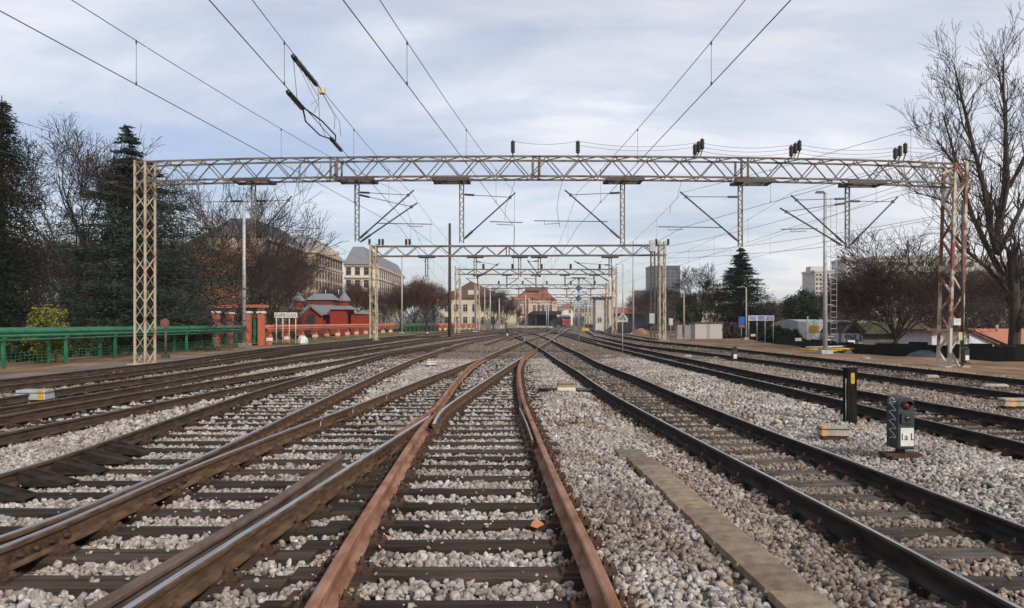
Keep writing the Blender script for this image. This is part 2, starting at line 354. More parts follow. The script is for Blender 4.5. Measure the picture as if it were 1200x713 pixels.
# joint bars (fishplates) with bolts on rails 9, 10
for k, ys, sd in ((9, (5.3, 7.2), 1), (10, (9.0,), 1), (12, (14.3,), -1), (9, (12.6,), 1)):
    for y0 in ys:
        X0, X1 = rx(k, y0-.32), rx(k, y0+.32); b = MB()
        b.bar((X0+sd*.026, y0-.32, ZR-.085), (X1+sd*.026, y0+.32, ZR-.085), .02, .07)
        for q in range(4):
            t = (q+.5)/4; xx = X0+(X1-X0)*t; b.lathe([(.018, 0), (.018, .022), (.011, .024), (.01, .04)], (xx+sd*.034, y0-.32+.64*t, ZR-.085), 6, axis='x')
        b.build('fishplate', m_fast, T.o)
b = MB()
for px_, py_ in ((361, 499), (409, 484.5), (444.5, 469)):
    xx, yy = gp(px_, py_-5, ZR-.05); xx = rx(9, yy)
    b.box((xx+.0145, yy, ZR-.08), (.006, .02, .075)); b.box((xx+.036, yy, ZR-.02), (.006, .02, .02))
b.build('paint_mark', m_white, T.o)
# sloping rail braces on the far left rail of the turnout
T2 = Track('railway_track', 'track curving in from the left foreground, its rail held by sloping dark steel braces')
T2.sleepers(9.8, 46, lambda y: rx(7, y)-.12, lambda y: (rx(8, y)+.35 if y > 16.2 else rx(8, y)-.42), m_sleeper, rails=(7, 8), lim=70)
T2.done()
for k in (7, 8): rail_mesh(RP[k], RMM if k == 7 else RBM, parent=T2.o)
for i in range(8):
    yy = 5.25+i*.6; X = rx(7, yy); b = MB()
    for dy in (-.10, .10):
        b.prism([(X+.04, .035), (X+.52, .035), (X+.52, .06), (X+.04, .185)], yy+dy-.012, yy+dy+.012)
    b.prism([(X+.04, .035), (X+.50, .035), (X+.50, .05), (X+.04, .165)], yy-.085, yy+.085)
    setp(fixn(b.build('rail_brace', m_raildark, T2.o)), 'sloping dark steel brace')
def simple_track(kl, kr, label, y0, y1, m, mats, ext=.5, fy=13, lim=70, ys=None, step=.6):
    t = Track('railway_track', label)
    t.sleepers(y0, y1, lambda y: rx(kl, y)-ext, lambda y: rx(kr, y)+ext, m, rails=(kl, kr), fy=fy, lim=lim, step=step); t.done()
    for k in (kl, kr): rail_mesh(RP[k], mats, parent=t.o)
    return t
simple_track(13, 14, 'straight shiny-railed track running to the bottom right corner over grey sleepers', 3.6, 40, m_sleeper_grey, RDM, .06, lim=72)
simple_track(16, 15, 'dark-railed track passing just behind the dwarf signal marked 1a L', 7, 60, m_sleeper, RDM, .1, fy=0, lim=80)
simple_track(18, 17, 'farthest right track, running past the foot of the red and cream lattice mast', 11, 75, m_sleeper, RDM, .1, fy=0, lim=90)
simple_track(5, 6, 'left track lying third from the green pipeline, joining its neighbour in the distance', 6, 25, m_sleeper, RMM, .1, fy=0, lim=40)
simple_track(3, 4, 'left track lying second from the green pipeline, beside the grey and yellow box', 8, 70, m_sleeper, RMM, .2, fy=0, lim=90)
simple_track(1, 2, 'outermost left track, nearest the green pipeline, between strips of brown soil', 10, 90, m_sleeper, RMM, .3, fy=0, lim=96)
# far throat of the station
for lab, pts in (('distant track leading to the platform with the red train', [(648, 390), (655, 385), (661, 381.4), (663, 379.9)]),
                 ('distant track curving under the dark train', [(690, 394), (684, 388), (681, 383), (681, 380.3)]),
                 ('distant track along the dark retaining wall to the right', [(760, 397), (722, 391), (702, 386), (692, 381.5), (688, 380)]),
                 ('distant track along the platform under the station canopy', [(560, 391), (600, 387.5), (640, 383), (655, 380)])):
    P = smooth(rail_px(pts), 3, 3); t = thing('railway_track', lab, 'railway track')
    for off in (-.75, .75):
        T_ = np.gradient(P, axis=0); T_ /= np.linalg.norm(T_, axis=1)[:, None]
        rail_mesh(P+np.c_[T_[:, 1], -T_[:, 0]]*off, RBM, parent=t, head=.09)

# ------------------------------------------------------------------ terrain, ballast bed, paths
FX = [(0, 26), (36, 24), (44, 19.6), (58, 21.5), (95, 28), (140, 34), (400, 80)]
def fenceX(y): return float(np.interp(y, [a for a, _ in FX], [c for _, c in FX]))
def gnoise(x, y):
    return .5*math.sin(x*1.7+1.3*math.sin(y*.6))*math.cos(y*1.1+x*.4)+.5*math.sin(x*.63+y*.83+1)
LANES = [(-2.4, 1.0), (1.75, 3.75), (6.2, 8.6)]
def bz(x, y):                         # ballast height; between the tracks it is heaped a little
    z = -.012+.012*gnoise(x*2, y*2)
    def hump(c, hw, h): return h*max(0, 1-abs(x-c)/hw)
    z += hump(5.0, 1.1, .11)*(.7+.3*gnoise(x, y*.5))
    if y > 5: z += hump(-6.2, .55, .05)+hump(-8.3, .6, .05)
    z += hump(1.15, .55, .035)
    return z
def sheet(name, xs, ys, fz, m, zoff=0):
    nx, ny = len(xs), len(ys); v = [(x, y, fz(x, y)+zoff) for y in ys for x in xs]
    f = [(j*nx+i, j*nx+i+1, (j+1)*nx+i+1, (j+1)*nx+i) for j in range(ny-1) for i in range(nx-1)]
    me = bpy.data.meshes.new(name); me.from_pydata(v, [], f); me.materials.append(m)
    me.polygons.foreach_set('use_smooth', [True]*len(f)); o = bpy.data.objects.new(name, me); COL.objects.link(o); return setp(o, kind='structure')
def tz(x, y):
    z = -.16+.03*gnoise(x*.3, y*.3)
    fx = fenceX(max(y, 0))
    if x > fx+.6: z -= min(1.5, (x-fx-.6)*.8)
    if x < -23: z -= min(.5, (-23-x)*.06)
    return z
m_soil = mat('brown_soil', (.14, .085, .05), (.29, .185, .115), rough=.95, scale=.7, det=10, c3=(.20, .125, .075), bump=1.0, bscale=14, stretch=(1, .5, 1))
m_grass = mat('thin_winter_grass', (.06, .10, .02), (.14, .14, .05), rough=.95, scale=1.2, det=9, bump=1.0, bscale=20)
m_path = mat('old_asphalt', (.115, .105, .10), (.19, .165, .145), rough=.95, scale=1.3, det=9, bump=.7, bscale=30, stretch=(1, .35, 1))
xs = [-3000, -1200, -500, -200, -120, -80, -60]+[-50+i*2 for i in range(51)]+[60, 80, 120, 200, 500, 1200, 3000]
ys = [-200, -40, -10]+[i*2.5 for i in range(0, 50)]+[130, 140, 160, 180, 200, 240, 300, 400, 600, 1000, 2000, 3500]
sheet('ground', xs, ys, tz, m_soil)
# ballast: coloured clutter of stone texture
def ballast_mat(name, dirt=.5):
    m = bpy.data.materials.new(name); m.use_nodes = True; t = m.node_tree; b = t.nodes['Principled BSDF']; b.inputs['Roughness'].default_value = .95; b.inputs['Specular IOR Level'].default_value = .2
    tcn = t.nodes.new('ShaderNodeTexCoord')
    vo = t.nodes.new('ShaderNodeTexVoronoi'); vo.inputs['Scale'].default_value = 19; t.links.new(tcn.outputs['Object'], vo.inputs['Vector'])
    sp = t.nodes.new('ShaderNodeSeparateColor'); t.links.new(vo.outputs['Color'], sp.inputs[0])
    r = t.nodes.new('ShaderNodeValToRGB'); cr = r.color_ramp; cr.elements[0].position = 0; cr.elements[0].color = (.10, .08, .065, 1); cr.elements[1].position = 1; cr.elements[1].color = (.58, .54, .50, 1)
    for p, c in ((.2, (.20, .16, .13, 1)), (.45, (.36, .31, .27, 1)), (.7, (.46, .43, .41, 1))): e = cr.elements.new(p); e.color = c
    t.links.new(sp.outputs[0], r.inputs[0])
    n = t.nodes.new('ShaderNodeTexNoise'); n.inputs['Scale'].default_value = .45; n.inputs['Detail'].default_value = 7; t.links.new(tcn.outputs['Object'], n.inputs['Vector'])
    mr = t.nodes.new('ShaderNodeMapRange'); mr.inputs[1].default_value = .42; mr.inputs[2].default_value = .62; mr.inputs[3].default_value = .10; mr.inputs[4].default_value = dirt; t.links.new(n.outputs[0], mr.inputs[0])
    sy_ = t.nodes.new('ShaderNodeSeparateXYZ'); t.links.new(tcn.outputs['Object'], sy_.inputs[0]); fr = t.nodes.new('ShaderNodeMapRange'); fr.inputs[1].default_value = 14; fr.inputs[2].default_value = 45; fr.inputs[3].default_value = 0; fr.inputs[4].default_value = .45; t.links.new(sy_.outputs[1], fr.inputs[0])
    ad = t.nodes.new('ShaderNodeMath'); ad.use_clamp = True; t.links.new(mr.outputs[0], ad.inputs[0]); t.links.new(fr.outputs[0], ad.inputs[1])
    mixn = t.nodes.new('ShaderNodeMixRGB'); t.links.new(ad.outputs[0], mixn.inputs[0]); t.links.new(r.outputs[0], mixn.inputs[1]); mixn.inputs[2].default_value = (.13, .098, .076, 1)
    t.links.new(mixn.outputs[0], b.inputs['Base Color'])
    bp = t.nodes.new('ShaderNodeBump'); bp.inputs['Strength'].default_value = 1; bp.inputs['Distance'].default_value = .04; bp.invert = True
    t.links.new(vo.outputs['Distance'], bp.inputs['Height']); t.links.new(bp.outputs[0], b.inputs['Normal'])
    return m
m_ballast = ballast_mat('ballast_bed_gravel', .75)
xs = [-16+i*.4 for i in range(80)]; ys = [-6, 0]+[1+i*.4 for i in range(110)]+[46+i*3 for i in range(30)]
def bzc(x, y):
    e = 1.0
    lo = rx(1, max(y, 14))-1.4; hi = rx(17, min(max(y, 16), 120))+1.4
    z = bz(x, y)
    d = max(lo-x, x-hi, 0); return z-.05-min(.25, d*.3)
sheet('ballast_bed', xs, ys, bzc, m_ballast)
xs = [-12+i*2.5 for i in range(22)]; ys = [132+i*10 for i in range(60)]
sheet('far_ballast_bed', [x+6 for x in xs], ys, lambda x, y: -.03, m_ballast)
def strip(name, pts, w, z, m, dz=.0):
    P = smooth(pts, 2, 2); T_ = np.gradient(P, axis=0); T_ /= np.linalg.norm(T_, axis=1)[:, None]; Nn = np.c_[T_[:, 1], -T_[:, 0]]
    v = []; k = 7
    for p, n_ in zip(P, Nn):
        for j in range(k):
            a = (j/(k-1)-.5)*w; v.append((p[0]+n_[0]*a, p[1]+n_[1]*a, z-(.09 if j in (0, k-1) else 0)))
    f = [(i*k+j, i*k+j+1, (i+1)*k+j+1, (i+1)*k+j) for i in range(len(P)-1) for j in range(k-1)]
    me = bpy.data.meshes.new(name); me.from_pydata(v, [], f); me.materials.append(m); o = bpy.data.objects.new(name, me); COL.objects.link(o); return setp(o, kind='structure')
strip('path', [(-15.9, 5), (-15.9, 30), (-15.8, 60), (-15.6, 90)], 1.9, -.06, m_path)
strip('grass_verge', [(-19, 62), (-19, 100), (-16, 130), (-11, 155), (-5, 180), (2, 210)], 5.0, -.07, m_grass)
strip('station_road', [(28, 60), (33, 90), (45, 150)], 6, -1.55, m_path)

# ------------------------------------------------------------------ loose ballast stones (nobody could count them)
def ico():
    p = (1+5**.5)/2
    v = np.array([(-1, p, 0), (1, p, 0), (-1, -p, 0), (1, -p, 0), (0, -1, p), (0, 1, p), (0, -1, -p), (0, 1, -p), (p, 0, -1), (p, 0, 1), (-p, 0, -1), (-p, 0, 1)], float)
    v /= np.linalg.norm(v[0])
    f = np.array([(0, 11, 5), (0, 5, 1), (0, 1, 7), (0, 7, 10), (0, 10, 11), (1, 5, 9), (5, 11, 4), (11, 10, 2), (10, 7, 6), (7, 1, 8), (3, 9, 4), (3, 4, 2), (3, 2, 6), (3, 6, 8), (3, 8, 9), (4, 9, 5), (2, 4, 11), (6, 2, 10), (8, 6, 7), (9, 8, 1)])
    return v, f
def stone_mat(name, ramp, dirty):
    m = bpy.data.materials.new(name); m.use_nodes = True; t = m.node_tree; b = t.nodes['Principled BSDF']; b.inputs['Roughness'].default_value = .92; b.inputs['Specular IOR Level'].default_value = .25
    g = t.nodes.new('ShaderNodeNewGeometry'); r = t.nodes.new('ShaderNodeValToRGB'); cr = r.color_ramp
    cr.elements[0].position = 0; cr.elements[0].color = (*ramp[0], 1); cr.elements[1].position = 1; cr.elements[1].color = (*ramp[-1], 1)
    for i, c in enumerate(ramp[1:-1]): e = cr.elements.new((i+1)/(len(ramp)-1)); e.color = (*c, 1)
    t.links.new(g.outputs['Random Per Island'], r.inputs[0])
    tcn = t.nodes.new('ShaderNodeTexCoord'); n = t.nodes.new('ShaderNodeTexNoise'); n.inputs['Scale'].default_value = .8; n.inputs['Detail'].default_value = 6; t.links.new(tcn.outputs['Object'], n.inputs['Vector'])
    mr = t.nodes.new('ShaderNodeMapRange'); mr.inputs[1].default_value = .40; mr.inputs[2].default_value = .62; mr.inputs[3].default_value = .08; mr.inputs[4].default_value = dirty; t.links.new(n.outputs[0], mr.inputs[0])
    n2 = t.nodes.new('ShaderNodeTexNoise'); n2.inputs['Scale'].default_value = 45; n2.inputs['Detail'].default_value = 3; t.links.new(tcn.outputs['Object'], n2.inputs['Vector'])
    mm = t.nodes.new('ShaderNodeMixRGB'); t.links.new(mr.outputs[0], mm.inputs[0]); t.links.new(r.outputs[0], mm.inputs[1]); mm.inputs[2].default_value = (.16, .125, .10, 1)
    m3 = t.nodes.new('ShaderNodeMixRGB'); m3.blend_type = 'MULTIPLY'; m3.inputs[0].default_value = .55; t.links.new(mm.outputs[0], m3.inputs[1]); 
    r2 = t.nodes.new('ShaderNodeValToRGB'); r2.color_ramp.elements[0].position = .38; r2.color_ramp.elements[0].color = (.45, .40, .36, 1); r2.color_ramp.elements[1].position = .55; r2.color_ramp.elements[1].color = (1, 1, 1, 1)
    t.links.new(n2.outputs[0], r2.inputs[0]); t.links.new(r2.outputs[0], m3.inputs[2]); t.links.new(m3.outputs[0], b.inputs['Base Color'])
    return m
m_stone_w = stone_mat('pale_limestone', [(.07, .062, .055), (.30, .28, .255), (.50, .485, .465), (.42, .37, .31), (.66, .645, .63), (.36, .27, .21), (.55, .535, .515), (.17, .15, .135), (.45, .43, .41)], .5)
m_stone_b = stone_mat('dusty_tan_stone', [(.07, .052, .04), (.24, .19, .15), (.42, .365, .305), (.28, .20, .14), (.53, .485, .43), (.16, .13, .105), (.38, .325, .265)], .6)
m_stone_f = stone_mat('oil_stained_stone', [(.05, .04, .033), (.15, .12, .095), (.27, .22, .18), (.17, .115, .08), (.33, .28, .24), (.11, .085, .07)], .8)
GR = .03; GX0, GX1, GY0, GY1 = -16.0, 24.0, 3.0, 42.0
grid = np.zeros((int((GX1-GX0)/GR), int((GY1-GY0)/GR)), bool)
for a, c, d, e in OCC:
    i0, i1 = int((a-GX0)/GR), int((c-GX0)/GR)+1; j0, j1 = int((d-GY0)/GR), int((e-GY0)/GR)+1
    if j1 < 0 or j0 > grid.shape[1]: continue
    grid[max(i0, 0):max(i1, 0), max(j0, 0):max(j1, 0)] = True
for k, P in RP.items():
    q = smooth(P, .03, 0); hw = 4
    for dx in range(-hw, hw+1):
        i = ((q[:, 0]-GX0)/GR).astype(int)+dx; j = ((q[:, 1]-GY0)/GR).astype(int)
        ok = (i >= 0) & (i < grid.shape[0]) & (j >= 0) & (j < grid.shape[1]); grid[i[ok], j[ok]] = True
for (a, c, d, e) in [(1.525-(q*.5)/5.5*.19-.0, 1.525-(q*.5)/5.5*.19+.30, 3.55+q*.5, 4.07+q*.5) for q in range(11)]+[(1.27, 1.6, 9.15, 9.5)]:
    grid[int((a-GX0)/GR):int((c-GX0)/GR), int((d-GY0)/GR):int((e-GY0)/GR)] = True
g = np.random.default_rng(3)
near = np.zeros_like(grid)
for k, P in RP.items():
    q = smooth(P, .03, 0)
    for dx in range(-9, 10):
        i = ((q[:, 0]-GX0)/GR).astype(int)+dx; j = ((q[:, 1]-GY0)/GR).astype(int)
        ok = (i >= 0) & (i < near.shape[0]) & (j >= 0) & (j < near.shape[1]); near[i[ok], j[ok]] = True
vz = np.vectorize(bz)
IV, IF = ico()
TV = [IV*(1+g.uniform(-.38, .38, (12, 1)))*g.uniform(.75, 1.2, (1, 3)) for _ in range(16)]
def stones(name, y0, y1, dens, rmin, rmax, mt, region, lift=0):
    global grid
    A = (y1-y0); n = int(dens*(GX1-GX0)*A)
    x = g.uniform(GX0, GX1, n); y = g.uniform(y0, y1, n)
    vis = (np.abs(x) < y*.70+.6) & region(x, y); x, y = x[vis], y[vis]
    i = ((x-GX0)/GR).astype(int); j = ((y-GY0)/GR).astype(int)
    ok = ~grid[np.clip(i, 0, grid.shape[0]-1), np.clip(j, 0, grid.shape[1]-1)]
    stray = g.random(len(x)) < .03
    on = stray & ~ok
    ok |= on; x, y, on = x[ok], y[ok], on[ok]; n = len(x)
    r = (rmin+(rmax-rmin)*g.random(n)**1.6)*np.where(on, .6, 1); z = vz(x, y)-.014+r*.25+g.random(n)*.024+lift+np.where(on, .04, 0)
    q = g.normal(size=(n, 4)); q /= np.linalg.norm(q, axis=1)[:, None]; w_, a, b_, c = q.T
    Rm = np.stack([1-2*(b_*b_+c*c), 2*(a*b_-c*w_), 2*(a*c+b_*w_), 2*(a*b_+c*w_), 1-2*(a*a+c*c), 2*(b_*c-a*w_), 2*(a*c-b_*w_), 2*(b_*c+a*w_), 1-2*(a*a+b_*b_)], 1).reshape(n, 3, 3)
    sc = np.stack([g.uniform(.9, 1.45, n), g.uniform(.75, 1.1, n), g.uniform(.55, .95, n)], 1)*r[:, None]
    tv = np.array(TV)[g.integers(0, 16, n)]
    V = np.einsum('nij,nkj->nki', Rm, tv*sc[:, None, :])+np.stack([x, y, z], 1)[:, None, :]
    Fc = (IF[None]+(np.arange(n)*12)[:, None, None]).reshape(-1)
    me = bpy.data.meshes.new(name); me.vertices.add(n*12); me.vertices.foreach_set('co', V.reshape(-1).astype(np.float32))
    nf = n*20; me.loops.add(nf*3); me.loops.foreach_set('vertex_index', Fc.astype(np.int32)); me.polygons.add(nf)
    me.polygons.foreach_set('loop_start', np.arange(0, nf*3, 3, dtype=np.int32)); me.polygons.foreach_set('loop_total', np.full(nf, 3, np.int32))
    me.update(calc_edges=True); me.materials.append(mt); o = bpy.data.objects.new(name, me); COL.objects.link(o)
    return setp(o, kind='stuff')
def tanzone(x, y):      # dirtier, tan ballast: right track, brown band, outer tracks
    nse = .35*np.sin(x*2.1+y*.9)+.25*np.sin(y*2.3-x)
    t = ((x > 1.75+nse*.4) & (x < 3.9+nse*.5)) | (x > 5.9+nse) | (x < -9.6+nse)
    ii = np.clip(((x-GX0)/GR).astype(int), 0, near.shape[0]-1); jj = np.clip(((y-GY0)/GR).astype(int), 0, near.shape[1]-1)
    t |= near[ii, jj] & ((np.sin(x*917.3+y*531.7)*43758.5) % 1.0 < .22)
    t |= (x > .55) & (x < 1.5) & (np.sin(y*1.9+x*3)+nse > .75)
    return t
lab = []
o = stones('ballast_stones', 3.2, 12, 950, .012, .036, m_stone_w, lambda x, y: ~tanzone(x, y)); setp(o, 'pale crushed limestone ballast filling the near tracks', 'ballast')
o = stones('ballast_stones', 3.2, 12, 1000, .011, .034, m_stone_b, tanzone, lift=.012); setp(o, 'dusty tan ballast round the right hand near track', 'ballast')
o = stones('ballast_stones', 12, 34, 190, .030, .050, m_stone_w, lambda x, y: ~tanzone(x, y) & (x > -9.5) & (x < 14)); setp(o, 'pale ballast stones of the middle distance', 'ballast')
o = stones('ballast_stones', 12, 34, 150, .026, .044, m_stone_b, lambda x, y: tanzone(x, y) & (x > -14) & (x < 15)); setp(o, 'brownish ballast stones along the outer tracks', 'ballast')

o = stones('ballast_stones', 34, 41.5, 110, .034, .055, m_stone_f, lambda x, y: (x > -9) & (x < 14)); setp(o, 'brown-stained ballast stones in front of the crossing', 'ballast')
GY0_, GY1_ = 41.5, 75; grid = np.zeros((grid.shape[0], int((90-GY0)/GR)), bool)
for k, P in RP.items():
    q = smooth(P, .05, 0)
    for dx in range(-6, 7):
        i = ((q[:, 0]-GX0)/GR).astype(int)+dx; j = ((q[:, 1]-GY0)/GR).astype(int)
        for dj in (-1, 0, 1):
            jj = j+dj; ok = (i >= 0) & (i < grid.shape[0]) & (jj >= 0) & (jj < grid.shape[1]); grid[i[ok], jj[ok]] = True
for a, c, d, e in OCC:
    if d > 41: grid[max(int((a-GX0)/GR), 0):max(int((c-GX0)/GR), 0), int((d-GY0)/GR):int((e-GY0)/GR)+1] = True
o = stones('ballast_stones', 41.5, 78, 45, .04, .065, m_stone_f, lambda x, y: (x > -10) & (x < 14)); setp(o, 'coarse oily ballast round the far crossing', 'ballast')
# dry weeds in the ballast
def quads(P, size, m, name, parent=None, aspect=(1, 1), up=0, g_=None, flat=None):
    g_ = g_ or g; n = len(P); s_ = np.broadcast_to(size, (n,)) if not np.isscalar(size) else np.full(n, size)
    a = g_.normal(size=(n, 3)); 
    if flat is not None: a[:, 2] *= flat
    a /= np.linalg.norm(a, axis=1)[:, None]; b_ = g_.normal(size=(n, 3))
    if up: a = a*(1-up)+np.array([0, 0, up]); a /= np.linalg.norm(a, axis=1)[:, None]
    b_ -= a*np.sum(a*b_, 1)[:, None]; b_ /= np.linalg.norm(b_, axis=1)[:, None]
    a = a*(s_*aspect[0])[:, None]; b_ = b_*(s_*aspect[1])[:, None]
    V = np.stack([P-a*.5-b_*.3, P-a*.1-b_*.5, P+a*.5+b_*.1, P+a*.1+b_*.5], 1).reshape(-1, 3)
    me = bpy.data.meshes.new(name); me.vertices.add(n*4); me.vertices.foreach_set('co', V.reshape(-1).astype(np.float32))
    me.loops.add(n*4); me.loops.foreach_set('vertex_index', np.arange(n*4, dtype=np.int32)); me.polygons.add(n)
    me.polygons.foreach_set('loop_start', np.arange(0, n*4, 4, dtype=np.int32)); me.polygons.foreach_set('loop_total', np.full(n, 4, np.int32))
    me.update(calc_edges=True); me.materials.append(m); o = bpy.data.objects.new(name, me); COL.objects.link(o)
    if parent: o.parent = parent
    return o
pts = []
for cx, cy, n_, sp in ((.95, 6.9, 900, .2), (1.15, 6.2, 800, .16), (1.0, 7.8, 500, .2), (.75, 5.6, 300, .12), (.8, 11.6, 300, .3), (1.25, 4.5, 160, .08), (2.0, 4.4, 260, .1), (2.1, 5.2, 120, .1), (1.0, 5.2, 160, .12), (5.6, 17, 500, .5), (-8.7, 17, 400, .5)):
    pp = g.normal(size=(n_, 3))*np.array([sp, sp*1.6, .03]); pp[:, 0] += cx; pp[:, 1] += cy; pp[:, 2] = np.abs(pp[:, 2])+vz(pp[:, 0], pp[:, 1])+.02; pts.append(pp)
setp(quads(np.concatenate(pts), .05, m_dryleaf, 'dry_weeds', aspect=(1.6, .035), up=.45), 'dry brown weeds creeping between the ballast stones', 'weeds', kind='stuff')
# scattered dead leaf
b = MB(); lx, ly = gp(629, 618, .05); b.add([(lx-.05, ly, .06), (lx, ly-.03, .05), (lx+.06, ly+.01, .07), (lx+.01, ly+.05, .10), (lx-.03, ly+.03, .09)], [(0, 1, 2, 3, 4)])
setp(b.build('dead_leaf', mat('dead_leaf', (.42, .17, .09))), 'curled orange-brown dead leaf lying between two sleepers of the turnout', 'leaf')

# ------------------------------------------------------------------ concrete trough lids
y = 3.55; i = 0; n_l = 11
while i < n_l:
    t = (y-3.55)/5.5; X0 = 1.525-t*.19; b = MB(); w_ = .30; l_ = .472
    b.box((0, 0, 0), (w_, l_, .05), taper=.97); b.box((0, -.12, .026), (w_*.5, .012, .004))
    o = b.build('trough_lid', m_concrete); o.location = (X0+.15+rnd.uniform(-.008, .008), y+.25, .046+rnd.uniform(-.004, .004)); o.rotation_euler = (rnd.uniform(-.012, .012), rnd.uniform(-.015, .015), .034+rnd.uniform(-.012, .012))
    ords = ['nearest', 'second', 'third', 'fourth', 'fifth', 'sixth', 'seventh', 'eighth', 'ninth', 'tenth', 'eleventh and farthest']
    setp(o, 'tan trough lid, %s from the camera in the row beside the rusty rail' % ords[i], 'trough lid', 'concrete lids of the cable trough'); y += .5; i += 1
b = MB(); b.box((0, 0, 0), (.36, .45, .06), taper=.9); o = b.build('cable_pit_lid', mat('weathered_lid', (.13, .11, .095), (.19, .16, .13), scale=8, rough=.95)); o.location = (1.44, 9.35, .045)
setp(o, 'dark grey slab at the far end of the row of tan trough lids', 'slab')

# ------------------------------------------------------------------ catenary portals
def lattice_mast(b, x, y, z0, z1, wx, wy, leg=.07, br=.035, step=.75, x1=None, lace=True, m=0):
    x1 = x if x1 is None else x1
    def P(sx, sy, t): return (x+(x1-x)*t+sx*wx/2, y+sy*wy/2, z0+(z1-z0)*t)
    for sx in (-1, 1):
        for sy in (-1, 1): b.bar(P(sx, sy, 0), P(sx, sy, 1), leg, leg, m)
    if not lace: return
    n = max(2, int((z1-z0)/step))
    for i in range(n):
        t0, t1 = i/n, (i+1)/n; s_ = 1 if i % 2 else -1
        for sy in (-1, 1): b.bar(P(-s_, sy, t0), P(s_, sy, t1), br, br*.6, m)
        for sx in (-1, 1): b.bar(P(sx, s_, t0), P(sx, -s_, t1), br, br*.6, m)
def lattice_beam(b, x0, x1, y, zt, h, d, per, ch=.075, br=.045, phase=0, lod=0, joints=()):
    n = max(2, round((x1-x0)/(per/2))); xsn = [x0+(x1-x0)*i/n for i in range(n+1)]
    for sy in (-1, 1):
        yy = y+sy*d/2
        for i in range(n):
            b.bar((xsn[i], yy, zt(xsn[i])), (xsn[i+1], yy, zt(xsn[i+1])), ch, ch); b.bar((xsn[i], yy, zt(xsn[i])-h), (xsn[i+1], yy, zt(xsn[i+1])-h), ch, ch)
            u = (i % 2)
            b.bar((xsn[i], yy, zt(xsn[i])-h*u), (xsn[i+1], yy, zt(xsn[i+1])-h*(1-u)), br, br)
        for jx in joints:
            for dx in (-.13, .13): b.bar((jx+dx, yy, zt(jx)), (jx+dx, yy, zt(jx)-h), ch*1.1, ch)
    if lod < 2:
        for i in range(n):
            s_ = 1 if i % 2 else -1
            for zo in (0, -h): b.bar((xsn[i], y-s_*d/2, zt(xsn[i])+zo), (xsn[i+1], y+s_*d/2, zt(xsn[i+1])+zo), br, br*.7)
def insulator(b, p0, p1, r=.055, n=7, core=.022, sides=8):
    a, c = Vector(p0), Vector(p1); pts = []; rs = []
    for i in range(n*2+1):
        t = i/(n*2); pts.append(tuple(a.lerp(c, t))); rs.append(r if i % 2 else core*1.4)
    b.tube(pts, rs, sides)
def post_insulator(b, x, y, z, h=.52, r=.095):
    pr = [(.03, 0), (.03, .06)]; k = 7
    for i in range(k):
        z0 = .06+(h-.1)*i/k; pr += [(r*.65, z0), (r, z0+.02), (r*.98, z0+.035), (r*.65, z0+(h-.1)/k)]
    pr += [(.035, h-.04), (.03, h)]; b.lathe(pr, (x, y, z), 10)

PY = 31.5
top1 = lambda x: WZ(float(np.interp(x/PY*F+600, [150, 200, 300, 450, 600, 750, 880, 1000, 1060, 1150], [191, 189, 186.2, 184.3, 183.6, 184, 185.5, 188, 190, 194])), 31.1)
P1 = thing('catenary_portal', 'nearest catenary portal, cream lattice beam spanning all the tracks between two tall lattice masts', 'catenary portal', (0, 0, 0))
b = MB(); lattice_mast(b, WX(164.5, 31.1), PY, -.15, WZ(188, 31.1), .42, .85, .075, .04, .62); b.box((WX(164.5, 31.1), PY, -.1), (.9, 1.2, .16)); setp(b.build('mast', m_cream, P1), 'cream lattice mast with rusty edges')
b = MB(); xa, xb = WX(1119, 31.1), WX(1126, 31.1); lattice_mast(b, xa, PY, -.25, WZ(191, 31.1), .46, .85, .10, .085, .72, x1=xb); b.box((xa, PY, -.2), (1.0, 1.3, .16)); 
b.bar((xb-.9, PY-.45, WZ(205, 31.1)), (xb-.1, PY-.45, WZ(196, 31.1)), .1, .05)
m_mastR = bpy.data.materials.new('mast_paint_red_and_cream'); m_mastR.use_nodes = True; t_ = m_mastR.node_tree; b_ = t_.nodes['Principled BSDF']; b_.inputs['Roughness'].default_value = .75
tc_ = t_.nodes.new('ShaderNodeTexCoord'); sx3 = t_.nodes.new('ShaderNodeSeparateXYZ'); t_.links.new(tc_.outputs['Object'], sx3.inputs[0]); n_1 = t_.nodes.new('ShaderNodeTexNoise'); n_1.inputs['Scale'].default_value = 1.6; n_1.inputs['Detail'].default_value = 8; t_.links.new(tc_.outputs['Object'], n_1.inputs['Vector'])
def mm_(op, a, c):
    q = t_.nodes.new('ShaderNodeMath'); q.operation = op
    for i, v in enumerate((a, c)):
        if isinstance(v, (int, float)): q.inputs[i].default_value = v
        else: t_.links.new(v, q.inputs[i])
    return q.outputs[0]
hz_ = mm_('SUBTRACT', 1.0, mm_('ABSOLUTE', mm_('DIVIDE', mm_('SUBTRACT', sx3.outputs[2], 4.3), 3.2), 0.0))
fz_ = mm_('ADD', mm_('MULTIPLY', hz_, .17), n_1.outputs[0]); rp_ = t_.nodes.new('ShaderNodeValToRGB'); rp_.color_ramp.elements[0].position = .50; rp_.color_ramp.elements[0].color = (.46, .41, .33, 1); rp_.color_ramp.elements[1].position = .60; rp_.color_ramp.elements[1].color = (.17, .06, .035, 1)
t_.links.new(fz_, rp_.inputs[0]); t_.links.new(rp_.outputs[0], b_.inputs['Base Color'])
setp(b.build('mast', m_mastR, P1), 'lattice mast with faded red paint over cream')
b = MB(); lattice_beam(b, WX(158, 31.1), WX(1143, 31.1), PY, top1, .80, .85, 1.385, .07, .042, joints=[WX(394, PY), WX(628, PY), WX(869, PY)])
b.build('beam', m_beam, P1)
